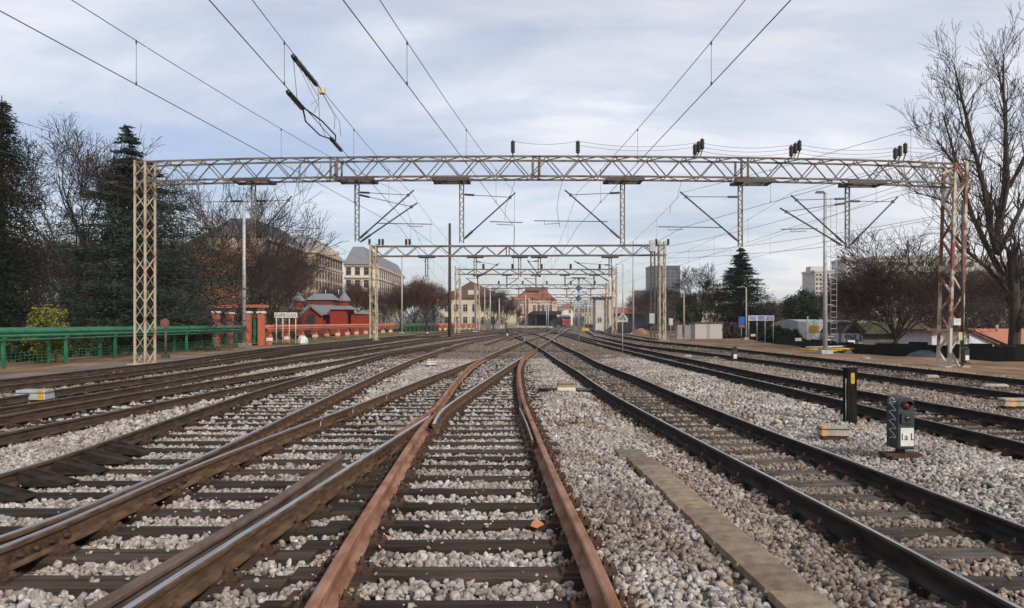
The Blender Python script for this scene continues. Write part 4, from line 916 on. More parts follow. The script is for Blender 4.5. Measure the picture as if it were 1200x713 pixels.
# ------------------------------------------------------------------ pipelines on the left
def pipeline(label, pts, m_, name='pipeline', mesh=True, blocks=False, step=4.2):
    P = smooth(pts, 3, 2); t = thing(name, label, 'pipeline'); Q = [(float(a), float(c)) for a, c in P]
    for xo, z, r, nm in ((-.35, 1.28, .17, 'main_pipe'), (.0, 1.27, .15, 'main_pipe'), (.22, 1.10, .07, 'small_pipe'), (.3, .95, .035, 'hand_rail')):
        b = MB(); b.tube([(a+xo, c, z) for a, c in Q], r, 10); b.build(nm, m_, t)
    d = np.r_[0, np.cumsum(np.hypot(*(P[1:]-P[:-1]).T))]; s_ = 1.0
    while s_ < d[-1]:
        X = float(np.interp(s_, d, P[:, 0])); Y = float(np.interp(s_, d, P[:, 1])); b = MB()
        if blocks:
            b.box((X+.05, Y, .28), (.5, .28, .26), m=1, rz=rnd.uniform(-.2, .2)); b.box((X+.05, Y, -.0), (.4, .22, .35)); b.box((X-.1, Y, .72), (.75, .14, .62), taper=.6)
            b.build('support', [m_, m_white], t)
        else:
            b.box((X+.25, Y, .42), (.11, .11, 1.12)); b.box((X-.5, Y, .42), (.11, .11, 1.12)); b.box((X-.1, Y, 1.02), (.95, .10, .10)); b.build('support', m_, t)
        s_ += step
    if mesh:
        b = MB()
        for k in range(4): b.tube([(a+.3, c, .05+k*.13) for a, c in Q], .008, 4)
        n_ = int(d[-1]/.28)
        for i in range(n_):
            s_ = i*.28; X = float(np.interp(s_, d, P[:, 0])); Y = float(np.interp(s_, d, P[:, 1])); b.bar((X+.3, Y, -.1), (X+.3, Y, .46), .008, .008)
        b.build('wire_mesh', m_, t)
    return t
pipeline('green painted pipes on posts with a low wire mesh along the left edge', [(-20, 12), (-20, 30), (-20, 57.5)], m_green)
pipeline('orange painted pipes on white concrete blocks in front of the red pavilion', [(-19.6, 61), (-20, 80), (-20, 100), (-18.6, 124)], m_orange, mesh=False, blocks=True, step=5.2)
pipeline('distant green painted pipes between the two orange lengths', [(-18, 127), (-16.6, 140), (-15, 150)], m_green, mesh=False, step=3)
pipeline('farthest orange painted pipes in front of the brown gabled house', [(-14.6, 152), (-11.5, 164), (-8, 175)], m_orange, mesh=False, blocks=True, step=3)
# brick gate pillars
for (px_, Y, lb) in ((253.5, 59, 'leftmost'), (269.5, 63, 'second from left'), (290.5, 59, 'third from left, behind the slim grey pole'), (306.5, 59.6, 'rightmost')):
    X = WX(px_, Y); t = thing('gate_pillar', 'orange brick pillar with a white cap, %s of the four by the green pipes' % lb, 'pillar', (X, Y, -.15), group='orange gate pillars with white caps')
    b = MB(); b.box((0, 0, 1.25), (.44, .44, 2.5)); b.build('shaft', m_brick, t); b = MB(); b.box((0, 0, 2.58), (.60, .60, .16), taper=.92); b.build('cap', m_white, t)
for a, c, Y, lb in ((249, 275, 61, 'left'), (287, 311, 59.3, 'right')):
    b = MB(); xa, xc_ = WX(a, Y), WX(c, Y)
    for yy in (-.35, .35): b.bar((xa-.25, Y+yy, 2.86), (xc_+.15, Y+yy, 2.86), .08, .12)
    for i in range(7): b.box((xa+(xc_-xa)*i/6, Y, 2.97), (.1, 1.0, .07))
    setp(b.build('gate_beam', m_orange), 'orange timber beam frame resting on the %s pair of brick pillars' % lb, 'beam')
b = MB(); b.box((WX(299, 59.5), 59.9, .95), (.55, .06, 1.85)); b.box((WX(299, 59.5), 59.86, 1.9), (.6, .08, .06)); setp(b.build('gate_panel', m_green), 'green sheet panel closing the gap between the two right brick pillars', 'panel')
b = MB(); b.lathe([(.3, -.1), (.42, .1), (.36, .45), (.15, .62)], (WX(355, 60.5), 60.5, -.05), 7, smooth=False); setp(b.build('painted_boulder', m_white), 'white painted boulder below the station name board', 'boulder')

# ------------------------------------------------------------------ buildings
def window_mesh(w_, h, fm=m_frame, bars=True):
    b = MB(); b.box((0, 0, 0), (w_, .06, h), m=1)
    f = .09
    b.box((0, -.03, h/2), (w_+.2, .1, f)); b.box((0, -.05, -h/2-.02), (w_+.3, .2, f)); 
    for sx in (-1, 1): b.box((sx*(w_/2+.03), -.03, 0), (f, .1, h-.09))
    if bars: b.box((0, -.045, 0), (.06, .05, h-.1)); b.box((0, -.047, h*.18), (w_-.07, .05, .06))
    o = b.build('window', [fm, m_glass]); me = o.data; bpy.data.objects.remove(o); return me
def place_windows(parent, me, spots, rz, name='window', lim=100):
    for (x, y, z) in spots[:lim]:
        o = bpy.data.objects.new(name, me); COL.objects.link(o); o.parent = parent; o.location = (x, y, z); o.rotation_euler = (0, 0, rz)
def hip_roof(b, x0, x1, y0, y1, z0, z1, inset, m=0, insety=None):
    iy = inset if insety is None else insety
    v = [(x0, y0, z0), (x1, y0, z0), (x1, y1, z0), (x0, y1, z0), (x0+inset, y0+iy, z1), (x1-inset, y0+iy, z1), (x1-inset, y1-iy, z1), (x0+inset, y1-iy, z1)]
    b.add(v, [(0, 1, 5, 4), (1, 2, 6, 5), (2, 3, 7, 6), (3, 0, 4, 7), (4, 5, 6, 7), (3, 2, 1, 0)], m)
m_beige = mat('sandstone_render', (.34, .27, .20), (.42, .34, .26), rough=.9, scale=.8, det=6)
m_cornice = mat('stone_cornice', (.42, .35, .27), rough=.9)
m_creamw = mat('cream_render', (.56, .52, .44), (.63, .59, .50), rough=.9, scale=.5)
# beige palace facing the tracks
t = thing('palace_hotel', 'long sandstone coloured block with many window rows and a grey mansard roof', 'building')
X0 = -51.2; X1 = -53.8; m_dull = mat('dull_pane', (.03, .03, .035), rough=.7, spec=.1)
b = MB(); b.box((X1-7, 184, 9.3), (14, 32, 22)); b.box((X0-9, 216, 9.3), (18, 32, 22)); b.build('wall', m_beige, t)
b = MB()
for z, d, h in ((5.2, .15, .5), (9.6, .12, .3), (16.6, .18, .45), (20.1, .5, .7)): b.box((X1-6.9, 183.9, z), (14+d*2, 31.6, h)); b.box((X0-8.9, 216, z), (18+d*2, 32.2+d*2, h))
b.build('cornice', m_cornice, t)
b = MB(); hip_roof(b, X1-14, X1+.2, 167.5, 202, 20.45, 25.0, 4.5, insety=5); fixn(b.build('roof', mat('dark_mansard_roof', (.06, .06, .07), (.11, .11, .12), rough=.8, scale=.6), t))
b = MB(); hip_roof(b, X0-18, X0+.3, 199.6, 232.4, 20.45, 24.8, 4.0, insety=4); fixn(b.build('roof', mat('pale_mansard_roof', (.19, .19, .20), (.30, .28, .26), rough=.8, scale=.6), t))
def flat_window(w_, h):
    b = MB(); b.box((0, 0, 0), (w_, .03, h), m=1); b.box((0, 0, h/2+.12), (w_+.3, .05, .22)); b.box((0, 0, -h/2-.1), (w_+.3, .06, .18)); b.box((0, -.005, h*.15), (w_-.02, .04, .08))
    o = b.build('window', [m_cornice, m_dull]); me = o.data; bpy.data.objects.remove(o); return me
wm = flat_window(1.6, 2.4)
sp = [(X1+.02, 170.2+i*3.3, z) for z in (18.5, 14.6, 11.4, 7.4) for i in range(9)]+[(X0+.02, 201.8+i*3.15, z) for z in (18.4, 14.6, 11.4, 7.6) for i in range(10)]
place_windows(t, wm, sp, R(90), lim=100)
b = MB()
for i in range(11): b.box((X0+.02, 200.3+i*3.15, 12.8), (.1, .5, 7.2))
b.build('pilaster', m_cornice, t)
for i in range(5): b = MB(); b.box((X0-.9, 204+i*6, 21.9), (1.2, 1.4, 1.5)); b.build('dormer', m_cornice, t)
t = thing('dark_block', 'dark grey roofed block glimpsed through the crown of the bare oak', 'building')
b = MB(); b.box((-66, 180, 9), (17, 12, 20)); b.build('wall', mat('drab_brown_render', (.10, .085, .07), (.15, .13, .11), scale=.5), t); b = MB(); hip_roof(b, -75, -57, 173.6, 186.4, 19, 22.4, 4); fixn(b.build('roof', m_dksteel, t))
# cream palace
t = thing('cream_palace', 'cream town house block with steep grey roofs right of the sandstone block', 'building')
b = MB(); b.box((-50.5, 270, 9.2), (8, 40, 21.6)); b.box((-46.5, 283, 9.2), (5, 60, 21)); b.build('wall', m_creamw, t)
b = MB()
for z, h in ((16.2, .4), (20.2, .7)): b.box((-50.4, 270, z), (8.6, 41, h)); b.box((-46.3, 283, z-.3), (5.6, 61, h))
b.build('cornice', m_cornice, t)
b = MB(); hip_roof(b, -54.8, -46.2, 249, 291, 20.5, 26.5, 2.6, insety=3); hip_roof(b, -49.2, -43.6, 252.5, 313, 20, 24.6, 2.2, insety=5); fixn(b.build('roof', m_greyroof, t))
wm2 = flat_window(1.6, 2.4)
place_windows(t, wm2, [(-53.2+i*2.9, 249.95, z) for z in (18.3, 14.2, 10.2) for i in range(3)], 0)
place_windows(t, wm2, [(-43.9, 256+i*4.2, z) for z in (17.8, 13.8, 9.8) for i in range(13)], R(90))
# red pavilion
YP = 115.0; t = thing('red_pavilion', 'dark red timber pavilion with grey roofs and two onion-topped turrets behind the orange pipes', 'building', (0, 0, 0))
def XX(x): return WX(x, YP)
def ZZ(y): return WZ(y, YP)
b = MB(); b.box(((XX(336)+XX(407))/2, YP+4, ZZ(372)-1.6), (XX(407)-XX(336), 6.5, 4.6)); b.box(((XX(388)+XX(407))/2, YP+2.2, (ZZ(363)-.2)/2), (XX(407)-XX(388), 6, ZZ(363)+.2)); b.box(((XX(336)+XX(350))/2, YP+2.5, (ZZ(364)-.2)/2), (XX(350)-XX(336), 5, ZZ(364)+.2))
b.box(((XX(407)+XX(424))/2, YP+5, (ZZ(368)-.2)/2), (XX(424)-XX(407), 5, ZZ(368)+.2)); b.build('wall', m_redwall, t)
b = MB(); b.box(((XX(364)+XX(394))/2*1.045, YP+5, ZZ(355)), (XX(394)-XX(364), 4.2, 1.3)); b.build('clerestory', mat('dark_red_boarding', (.12, .03, .025), (.2, .05, .035), scale=6, stretch=(6, 1, 1)), t)
b = MB(); hip_roof(b, XX(363)*1.045, XX(396)*1.045, YP+2.6, YP+7.4, ZZ(351), ZZ(343), .9, insety=2.0); fixn(b.build('upper_roof', m_greyroof, t))
b = MB(); hip_roof(b, XX(351), XX(389), YP-.5, YP+8.5, ZZ(368.5), ZZ(357), .6, insety=3.2); hip_roof(b, XX(386.5), XX(413), YP-1.2, YP+5.6, ZZ(363), ZZ(358), 1.0, insety=2.4); hip_roof(b, XX(334), XX(352), YP-.4, YP+5.4, ZZ(362.5), ZZ(358.5), .8, insety=2)
hip_roof(b, XX(411), XX(425), YP+2.2, YP+7.8, ZZ(368), ZZ(363), .9, insety=2.3); fixn(b.build('lower_roof', m_greyroof, t))
b = MB(); b.prism([(XX(354), ZZ(372)), (XX(368), ZZ(357.3)), (XX(384), ZZ(369)), (XX(381), ZZ(370.5)), (XX(368), ZZ(360)), (XX(356.5), ZZ(372))], YP-2.2, YP+1); fixn(b.build('porch_roof', m_greyroof, t))
b = MB(); b.prism([(XX(356.5), ZZ(372)), (XX(368), ZZ(360)), (XX(381), ZZ(371)), (XX(381), -.2), (XX(356.5), -.2)], YP-1.7, YP-1.2)
fixn(b.build('porch_gable', m_redwall, t)); b = MB(); b.prism([(XX(364), -.1), (XX(364), ZZ(370)), (XX(368.5), ZZ(366.5)), (XX(373), ZZ(370)), (XX(373), -.1)], YP-1.75, YP-1.70); fixn(b.build('entrance', m_glass, t))
for px_ in (346.5, 401):
    b = MB(); x_ = XX(px_); z0 = ZZ(359); b.box((x_, YP+1.5, z0+.5), (1.1, 1.1, 1.3)); p = b.build('turret', m_redwall, t)
    b = MB(); r_ = .86; b.lathe([(r_*1.1, 0), (r_*1.15, .12), (r_*.95, .45), (r_*.6, .85), (r_*.25, 1.25), (.06, 1.6), (.03, 2.4), (.01, 2.5)], (x_, YP+1.5, ZZ(353)), 8, smooth=False); b.build('turret_roof', m_greyroof, p)
b = MB()
for px_ in (372, 388): b.tube([(XX(px_), YP+5, ZZ(344)), (XX(px_), YP+5, ZZ(338))], .05, 5)
b.build('finial', m_white, t)
# brown gabled house
YH = 210.0; t = thing('gabled_house', 'old yellowish house with a wide brown half-hipped gable behind the white pole', 'house')
xl, xr_ = WX(517, YH), WX(591, YH); zt = WZ(349, YH); xm = WX(552, YH)
m_yel = mat('faded_yellow_render', (.46, .40, .28), (.56, .50, .38), rough=.9, scale=.5, det=7)
b = MB(); b.box(((xl+xr_)/2, YH+6, zt/2-.2), (xr_-xl, 12, zt+.4)); b.build('wall', m_yel, t)
b = MB(); b.prism([(xl-.9, zt-.2), (xm-3.5, WZ(338.5, YH)), (xm, WZ(330, YH)), (xm+4.2, WZ(338, YH)), (xr_+.9, zt-.2)], YH-.7, YH+12.5); o = fixn(b.build('roof', m_brownroof, t))
b = MB(); b.box((xm, YH-.75, WZ(343, YH)), (1.6, .1, 1.2)); b.box((xm+2, YH-.75, WZ(343, YH)), (.8, .1, 1.2)); b.build('gable_window', m_frame, t)
place_windows(t, window_mesh(1.2, 2.0, m_frame), [(xl+1.6+i*2.5, YH-.03, z) for z in (5.6, 2.2) for i in range(7)], 0)
b = MB(); x2, x3 = WX(580, 214), WX(592, 214); b.box((xr_+1.6, YH+6, 3.6), (3.4, 9, 7.4)); b.build('side_wing', m_yel, t)
# station building
YS = 300.0; t = thing('station_building', 'pink station wing with red tiled roofs and a dark platform canopy in the distance', 'station')
m_pink = mat('pink_render', (.50, .33, .25), (.58, .42, .33), rough=.9, scale=.4)
b = MB(); xl, xr_ = WX(600, YS), WX(652, YS); b.box(((xl+xr_)/2+.2, YS+10, 6), (xr_-xl, 20, WZ(352, YS)*2-12+.2)); b.box((WX(632, YS), YS-1.2, 5.6), (WX(648, YS)-WX(622, YS), 3, WZ(350, YS)-.2)); b.box((WX(606, YS), YS-2, 2.2), (8.5, 5, 4.6)); b.build('wall', m_pink, t)
b = MB(); hip_roof(b, xl-.3, xr_+.5, YS-.6, YS+20.6, WZ(352, YS), WZ(341, YS), 5, insety=6); b.prism([(WX(621, YS), WZ(351, YS)), (WX(637, YS), WZ(338, YS)), (WX(650, YS), WZ(351, YS))], YS-3.1, YS+8); b.prism([(WX(598, YS), 4.6), (WX(606, YS), 5.6), (WX(622, YS), 4.4)], YS-5, YS+1); fixn(b.build('roof', m_redtile, t))
b = MB(); b.box((WX(629, YS), YS+6, WZ(338.5, YS)), (9, 4, 1.6)); b.build('roof_ridge', m_brownroof, t)
place_windows(t, window_mesh(1.1, 2.4, m_creamw), [(WX(x_, YS), YS-2.75, z) for x_ in (626, 631, 636, 641, 645) for z in (7.2,)]+[(WX(x_, YS), YS-.05, 7.0) for x_ in (604, 610, 616)]+[(WX(x_, YS), YS-4.55, 2.2) for x_ in (600, 604, 609, 612)], 0)
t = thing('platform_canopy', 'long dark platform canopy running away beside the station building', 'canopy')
b = MB(); b.box((WX(640, 250), 300, 5.0), (9.0, 110, .5)); b.box((WX(640, 250), 244.8, 4.6), (9.4, .3, 1.0)); b.box((WX(628, 250), 300, 2.5), (.4, 108, 4.6)); b.box((WX(638.5, 262), 262, 2.4), (8.2, .4, 4.6)); b.build('roof', mat('canopy_roof_and_shade', (.02, .02, .02), (.045, .045, .045), rough=.9, scale=2), t)  # near-black colour and added walls below the roof paint its shaded underside
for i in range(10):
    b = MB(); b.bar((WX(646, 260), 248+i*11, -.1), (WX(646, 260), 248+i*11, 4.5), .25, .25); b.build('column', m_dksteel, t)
b = MB(); b.box((WX(618, 240), 250, .25), (14, 60, .5)); setp(b.build('platform', m_concl), 'low pale platform edge in front of the station building', 'platform')
# signal box
YB = 150.0; t = thing('signal_box', 'pale square signal box with a dark overhanging flat roof right of the far tracks', 'building')
xl, xr_ = WX(698, YB), WX(717, YB); m_box = mat('grey_render', (.40, .38, .35), (.50, .48, .45), rough=.9, scale=1.2)
b = MB(); b.box(((xl+xr_)/2, YB+2.5, 3.2), (xr_-xl, 5, 6.9)); b.build('wall', m_box, t)
b = MB(); b.box(((xl+xr_)/2, YB+2.5, WZ(349, YB)), (xr_-xl+.9, 6, .35)); b.build('roof', m_dksteel, t)
place_windows(t, window_mesh(.8, .9, m_white), [(xl+.8, YB-.03, 2.2), (xl+2.4, YB-.03, 2.0)], 0)
# shop row with a red fascia
t = thing('shop_row', 'low row of kiosks with a faded red fascia right of the signal box', 'building')
YK = 190.0
b = MB(); b.box((WX(739, YK), YK+3, 1.8), (WX(762, YK)-WX(716, YK), 6, 4.0)); b.build('wall', mat('dark_shop_front', (.05, .045, .05), (.12, .11, .11), scale=1), t)
b = MB(); b.box((WX(739, YK), YK-.4, WZ(364, YK)), (WX(763, YK)-WX(716, YK), .8, 1.5)); b.build('fascia', mat('faded_red_fascia', (.30, .10, .09), (.40, .17, .15), scale=.8), t)
b = MB(); b.box((WX(752, YK), YK-.2, 1.6), (4, .3, 1.8)); b.build('blue_poster', mat('blue_poster', (.05, .09, .25), rough=.6), t)
# towers
def tower(name, label, Y, x0, x1, yt, dep, wm, rows, cols, wl, rooftop=None, z0=-2, slab=None):
    t = thing(name, label, 'tower block'); xa, xc = WX(x0, Y), WX(x1, Y); zt = WZ(yt, Y); b = MB(); b.box(((xa+xc)/2, Y+dep/2, (zt+z0)/2), (xc-xa, dep, zt-z0)); b.build('wall', wm, t)
    b = MB(); b.box(((xa+xc)/2, Y+dep/2, zt+.4), (xc-xa+.6, dep+.6, .8)); b.build('parapet', wm if rooftop is None else rooftop, t)
    cw = (xc-xa)/cols; rh = (zt-4)/rows; me = window_mesh(cw*.55, rh*.45, wl, False)
    place_windows(t, me, [(xa+cw*(i+.5), Y-.05, zt-rh*(j+.6)) for j in range(rows) for i in range(cols)], 0)
    return t
m_dktower = mat('dark_cladding', (.045, .055, .07), (.07, .08, .10), rough=.5, scale=.3, stretch=(1, 1, 4))
m_pale = mat('pale_panels', (.42, .40, .37), (.50, .48, .44), rough=.9, scale=.3, stretch=(1, 1, 3))
tower('office_tower', 'dark blue-grey office tower rising behind the second portal right mast', 500, 763, 797, 313, 20, m_dktower, 14, 6, m_dktower)
tower('office_tower', 'lower dark office block left of the dark tower', 480, 746, 758, 342, 18, m_dktower, 8, 3, m_dktower)
tower('apartment_tower', 'pale concrete apartment tower left of the tall lamp pole', 320, 955, 977, 319, 14, m_pale, 10, 5, m_frame)
tower('apartment_tower', 'second pale apartment tower right of the tall lamp pole, partly behind the round bare tree', 340, 992, 1018, 305, 16, m_pale, 11, 5, m_frame)
tower('apartment_slab', 'long pale apartment slab seen through the bare trees on the right', 260, 1026, 1215, 303, 14, m_pale, 6, 16, m_frame)
b = MB(); b.box((WX(962, 320), 326, WZ(316, 320)), (6, 5, 3)); setp(b.build('rooftop_plant_room', m_pale), 'small plant room block on top of the left pale apartment tower', 'roof block')
# sheds on the right
m_graf = mat('graffiti_wall', (.40, .40, .42), (.12, .12, .18), rough=.9, scale=1.6, det=3, lo=.5, hi=.56, stretch=(1, 1, .6))
m_moss = mat('mossy_roof', (.05, .05, .035), (.09, .10, .04), rough=.95, scale=.9, det=6)
m_corr = mat('grey_sheet_roof', (.22, .24, .25), (.32, .33, .34), rough=.7, scale=2)
YD = 62.0
t = thing('graffiti_hut', 'small hut with a graffiti-covered gable end and mossy green-brown roof', 'shed')
xl, xr_ = WX(989, YD), WX(1011, YD); xm = WX(999, YD)
b = MB(); b.prism([(xl, -1.8), (xr_, -1.8), (xr_, WZ(391, YD)), (xl, WZ(391, YD))], YD, YD+5); fixn(b.build('wall', m_graf, t))
b = MB(); b.prism([(xl, WZ(391, YD)+.003), (xm, WZ(377.5, YD)), (xr_, WZ(391, YD)+.003)], YD+.01, YD+4.99); fixn(b.build('gable', m_barkdark, t))
b = MB(); b.bar((xl-.12, YD-.2, WZ(389.5, YD)), (xm, YD-.2, WZ(376.3, YD)), .4, .12); b.bar((xm, YD-.2, WZ(376.3, YD)), (xr_+.12, YD-.2, WZ(389.5, YD)), .4, .12); b.build('barge_board', m_dksteel, t)
b = MB(); b.prism([(YD-.2, WZ(390.5, YD)), (YD+2.5, WZ(378, YD)), (YD+5.5, WZ(391, YD)), (YD+5.5, WZ(392, YD)), (YD-.2, WZ(391.5, YD))], xr_-.3, WX(1098, YD), axis='x'); fixn(b.build('long_roof', m_moss, t))
b = MB(); b.box(((xr_+WX(1096, YD))/2+.1, YD+2.8, -.6), (WX(1096, YD)-xr_, 4.6, 2.4)); b.build('long_wall', mat('drab_wall', (.14, .14, .11), (.2, .2, .16), scale=.8), t)
b = MB(); b.box((WX(1064, YD), YD+.45, WZ(401, YD)), (1.0, .06, 1.2)); b.build('white_door', mat('door_graffiti', (.5, .5, .5), (.2, .2, .25), scale=3, lo=.5, hi=.6), t)
b = MB(); 
for i in range(7):
    xx = xl+.2+i*.2; b.bar((xx, YD-.02, WZ(401, YD)), (xx+(.12 if i % 2 else -.06), YD-.02, WZ(393, YD)), .05, .02)
b.build('graffiti_lettering', m_black, t)
t = thing('storage_hall', 'long grey hall with a low rounded sheet roof behind the graffiti hut', 'hall'); YE = 74.0
b = MB(); b.box((WX(990, YE), YE+5, -.5), (WX(1036, YE)-WX(945, YE), 10, 2.6)); b.build('wall', m_graf, t)
b = MB(); pr = [(math.cos(a)*5.6+YE+5, .75+math.sin(a)*1.2) for a in [math.pi*i/10 for i in range(11)]]; b.prism(pr, WX(944, YE), WX(1037, YE), axis='x'); fixn(b.build('roof', m_corr, t))
t = thing('kiosk', 'small kiosk with a white top and orange-yellow front panel left of the tall lamp pole', 'kiosk'); b = MB(); YF = 66.0
b.box((WX(953, YF), YF+1, WZ(388, YF)-.8), (WX(961, YF)-WX(946, YF), 2, 3.2)); b.build('wall', m_white, t); b = MB(); b.box((WX(954, YF), YF-.02, WZ(386, YF)), (.9, .05, .6)); b.build('front_panel', m_yellow, t)
b = MB(); b.tube([(WX(946, YF), YF-.1, -1.5), (WX(946, YF), YF-.1, WZ(371, YF))], .05, 6); b.build('corner_post', m_white, t)
t = thing('garage', 'white garage with an orange tiled roof right of the red lattice mast', 'garage'); YG = 56.0
b = MB(); b.prism([(WX(1092, YG), -1.6), (WX(1092, YG), WZ(388, YG)), (WX(1136, YG), WZ(387, YG)), (WX(1165, YG), WZ(403, YG)), (WX(1165, YG), -1.6)], YG, YG+5); fixn(b.build('wall', mat('white_garage_wall', (.52, .52, .56), (.62, .62, .66), scale=1.2), t))
b = MB(); b.bar((WX(1130, YG), YG-.1, WZ(386, YG)), (WX(1169, YG), YG-.1, WZ(403.5, YG)), .3, .12); b.box((WX(1110, YG), YG+2, WZ(387, YG)), (WX(1142, YG)-WX(1085, YG), 5, .14)); b.build('roof_edge', m_brownroof, t)
b = MB(); v = [(WX(1138, YG+1), YG+.2, WZ(389, YG)), (WX(1172, YG+1), YG+.2, WZ(403.5, YG)), (WX(1235, YG+5), YG+.2, WZ(403.5, YG)), (WX(1225, YG+5), YG+6, WZ(385.5, YG+5)), (WX(1142, YG+5), YG+6, WZ(385.5, YG+5))]; b.add(v, [(0, 1, 2, 3, 4)]); b.build('orange_roof', mat('orange_tiles', (.40, .15, .09), (.48, .20, .13), scale=6), t)
b = MB(); b.box((WX(1150, YG), YG-.05, WZ(405, YG)), (.6*3, .06, .06)); b.box((WX(1135, YG), YG-.05, WZ(400, YG)), (.07, .06, 1.6)); b.build('door_frame', m_steel, t)
b = MB(); b.tube([(WX(1168, 61), 61, WZ(388, 61)), (WX(1168, 61), 61, WZ(381, 61))], .1, 6); b.build('chimney', m_concl, t)
# dark low fence in front of the sheds
t = thing('low_fence', 'low black sheeted fence with small white markers along the right edge of the tracks', 'fence')
fp = [(34, 120), (28, 95), (21.5, 58), (19.6, 44), (21.5, 40), (24.5, 36.5), (30, 35.5)]
P = smooth(fp, 1.0, 2); b = MB(); b.v = []
for i in range(len(P)-1):
    h = .52+.05*math.sin(i*1.7); h = h if P[i, 1] > 42 else .62+.08*math.sin(i*2.3)
    b.bar((P[i, 0], P[i, 1], h/2-.2), (P[i+1, 0], P[i+1, 1], h/2-.2), .10, h+.25, up=(0, 0, 1))
b.build('sheeting', mat('black_tarpaulin', (.006, .008, .007), (.016, .019, .016), rough=.9, scale=1.5, bump=.6, bscale=2), t)
for px_, Y in ((815, 97), (825, 95), (836, 92), (848, 90), (861, 86), (884, 74), (938, 54), (972, 50), (1001, 47)):
    b = MB(); b.box((WX(px_, Y-1), Y-.6, .42 if Y > 60 else .46), (.42, .05, .22)); b.build('white_marker', m_white, t)
b = MB(); P2_ = [(24, 37), (26, 34.5), (30, 32)]
# pile of yellow and grey pipes
rr = random.Random(4); YJ = 47.0
for i in range(9):
    x0 = rr.uniform(16.6, 19.0); l_ = rr.uniform(1.6, 3.4); b = MB(); z = .02+.05*(i % 4); yy = YJ-1.8+rr.uniform(-.5, .5)+x0*.0
    b.tube([(0, 0, 0), (l_*.97, rr.uniform(-.6, .2), rr.uniform(-.04, .1))], .06, 6); o = b.build('scrap_pipe', m_yellow if i % 3 != 1 else m_steel); o.location = (x0, yy, z)
    setp(o, '%s pipe lying in the untidy heap at the foot of the tall lamp pole' % ('faded yellow' if i % 3 != 1 else 'grey'), 'pipe', 'yellow scrap pipes heaped by the lamp pole' if i % 3 != 1 else 'grey scrap pipes heaped by the lamp pole')
for x_, y_, s_, lb in ((20.5, 45, .5, 'grey rubble lump at the right end of the yellow pipe heap'), (22.3, 34.6, .62, 'dark covered mound left of the red lattice mast')):
    b = MB(); b.lathe([(s_*1.6, -.3), (s_*1.5, .05), (s_*1.1, .25), (s_*.4, .4)], (0, 0, 0), 9, smooth=False); o = b.build('mound', m_concl if 'grey' in lb else m_black); o.location = (WX(1004, y_) if 'grey' in lb else WX(1084, 40), y_ if 'grey' in lb else 40, -.2); setp(o, lb, 'mound')
# billboards and cabinets
t = thing('billboard', 'wide low blue and white board on four thin posts right of the spruce', 'billboard', (WX(892, 66), 66, -.1))
b = MB(); b.box((0, 0, WZ(373, 66)+.1), (30*66/F, .08, 6*66/F)); b.build('board', m_white, t)
b = MB()
for i, (u, c) in enumerate(((-.33, .27), (.0, .27), (.33, .27))): b.box((u*2.2, -.05, WZ(373, 66)+.1), (c*2.2, .02, .34))
b.build('blue_panel', mat('faded_blue_print', (.12, .16, .36), (.30, .33, .50), scale=6), t)
for i in range(4):
    b = MB(); b.tube([(-1.05+i*.7, .05, 0), (-1.05+i*.7, .05, WZ(373, 66)+.3)], .03, 6); b.build('post', m_steel, t)
t = thing('advert_sign', 'small blue sign with an orange foot strip on a single post', 'sign', (WX(869, 72), 72, -.1))
b = MB(); b.box((0, 0, WZ(376, 72)+.1), (.55, .08, .75)); b.build('blue_face', mat('bright_blue', (.05, .16, .50)), t); b = MB(); b.box((0, 0, WZ(382.5, 72)+.1), (.55, .08, .24)); b.build('orange_strip', m_orange, t); b = MB(); b.tube([(0, .05, 0), (0, .05, 1.3)], .035, 6); b.build('post', m_steel, t)
t = thing('hospital_block', 'low white cabin and wall left of the spruce', 'cabin'); b = MB(); b.box((WX(832, 84), 86, .6), (3.0, 3, 2.0)); b.build('wall', m_blk, t); b = MB(); b.box((WX(832, 84), 86, 1.62), (3.3, 3.3, .12)); b.build('roof', m_dksteel, t)
t['category'] = 'cabin'; t.name = 'cabin'
for px_, w_, lb in ((796, .5, 'grey relay cabinet left of the lamp pole by the second portal'), (805, .6, 'taller pale relay cabinet under the lamp pole by the second portal')):
    t = thing('relay_cabinet', lb, 'cabinet', (WX(px_, 80), 80, -.15)); b = MB(); b.box((0, 0, .75), (w_, .5, 1.4)); b.build('case', m_steel, t); b = MB(); b.box((0, 0, 1.48), (w_+.1, .6, .08)); b.build('lid', m_concl, t); b = MB(); b.box((0, -.26, .75), (w_*.8, .02, 1.2)); b.build('door', m_concl, t)
t = thing('track_sign', 'small white box sign on a short post right of the second portal', 'sign', (WX(786, 78), 78, -.1)); b = MB(); b.tube([(0, 0, 0), (0, 0, 2.0)], .04, 6); b.build('post', m_steel, t); b = MB(); b.box((0, -.05, 1.8), (.4, .12, .7)); b.build('sign_box', m_white, t)
b = MB(); b.lathe([(1.4, -.2), (1.0, .35), (.4, .7), (.1, .8)], (WX(751, 115), 115, 0), 9, smooth=False); setp(b.build('sand_heap', m_soil), 'small heap of pale soil beside the tall slim pole', 'heap')
b = MB(); b.prism([(-.6, .3), (.6, .3), (.6, .7), (-.6, .9)], -.1, .1); o = fixn(b.build('barrier_board', m_yellow)); o.location = (WX(686, 120), 120, 0); setp(o, 'yellow barrier board beside the far tracks', 'barrier')
b = MB(); P = smooth([(WX(686, 330), 330), (WX(697, 200), 200), (WX(716, 150), 150), (WX(745, 125), 125)], 6, 2)
for i in range(len(P)-1): b.bar((P[i, 0], P[i, 1], .4), (P[i+1, 0], P[i+1, 1], .4), .3, 1.3)
setp(b.build('retaining_wall', m_black), 'dark low retaining wall curving right of the far tracks', 'wall')
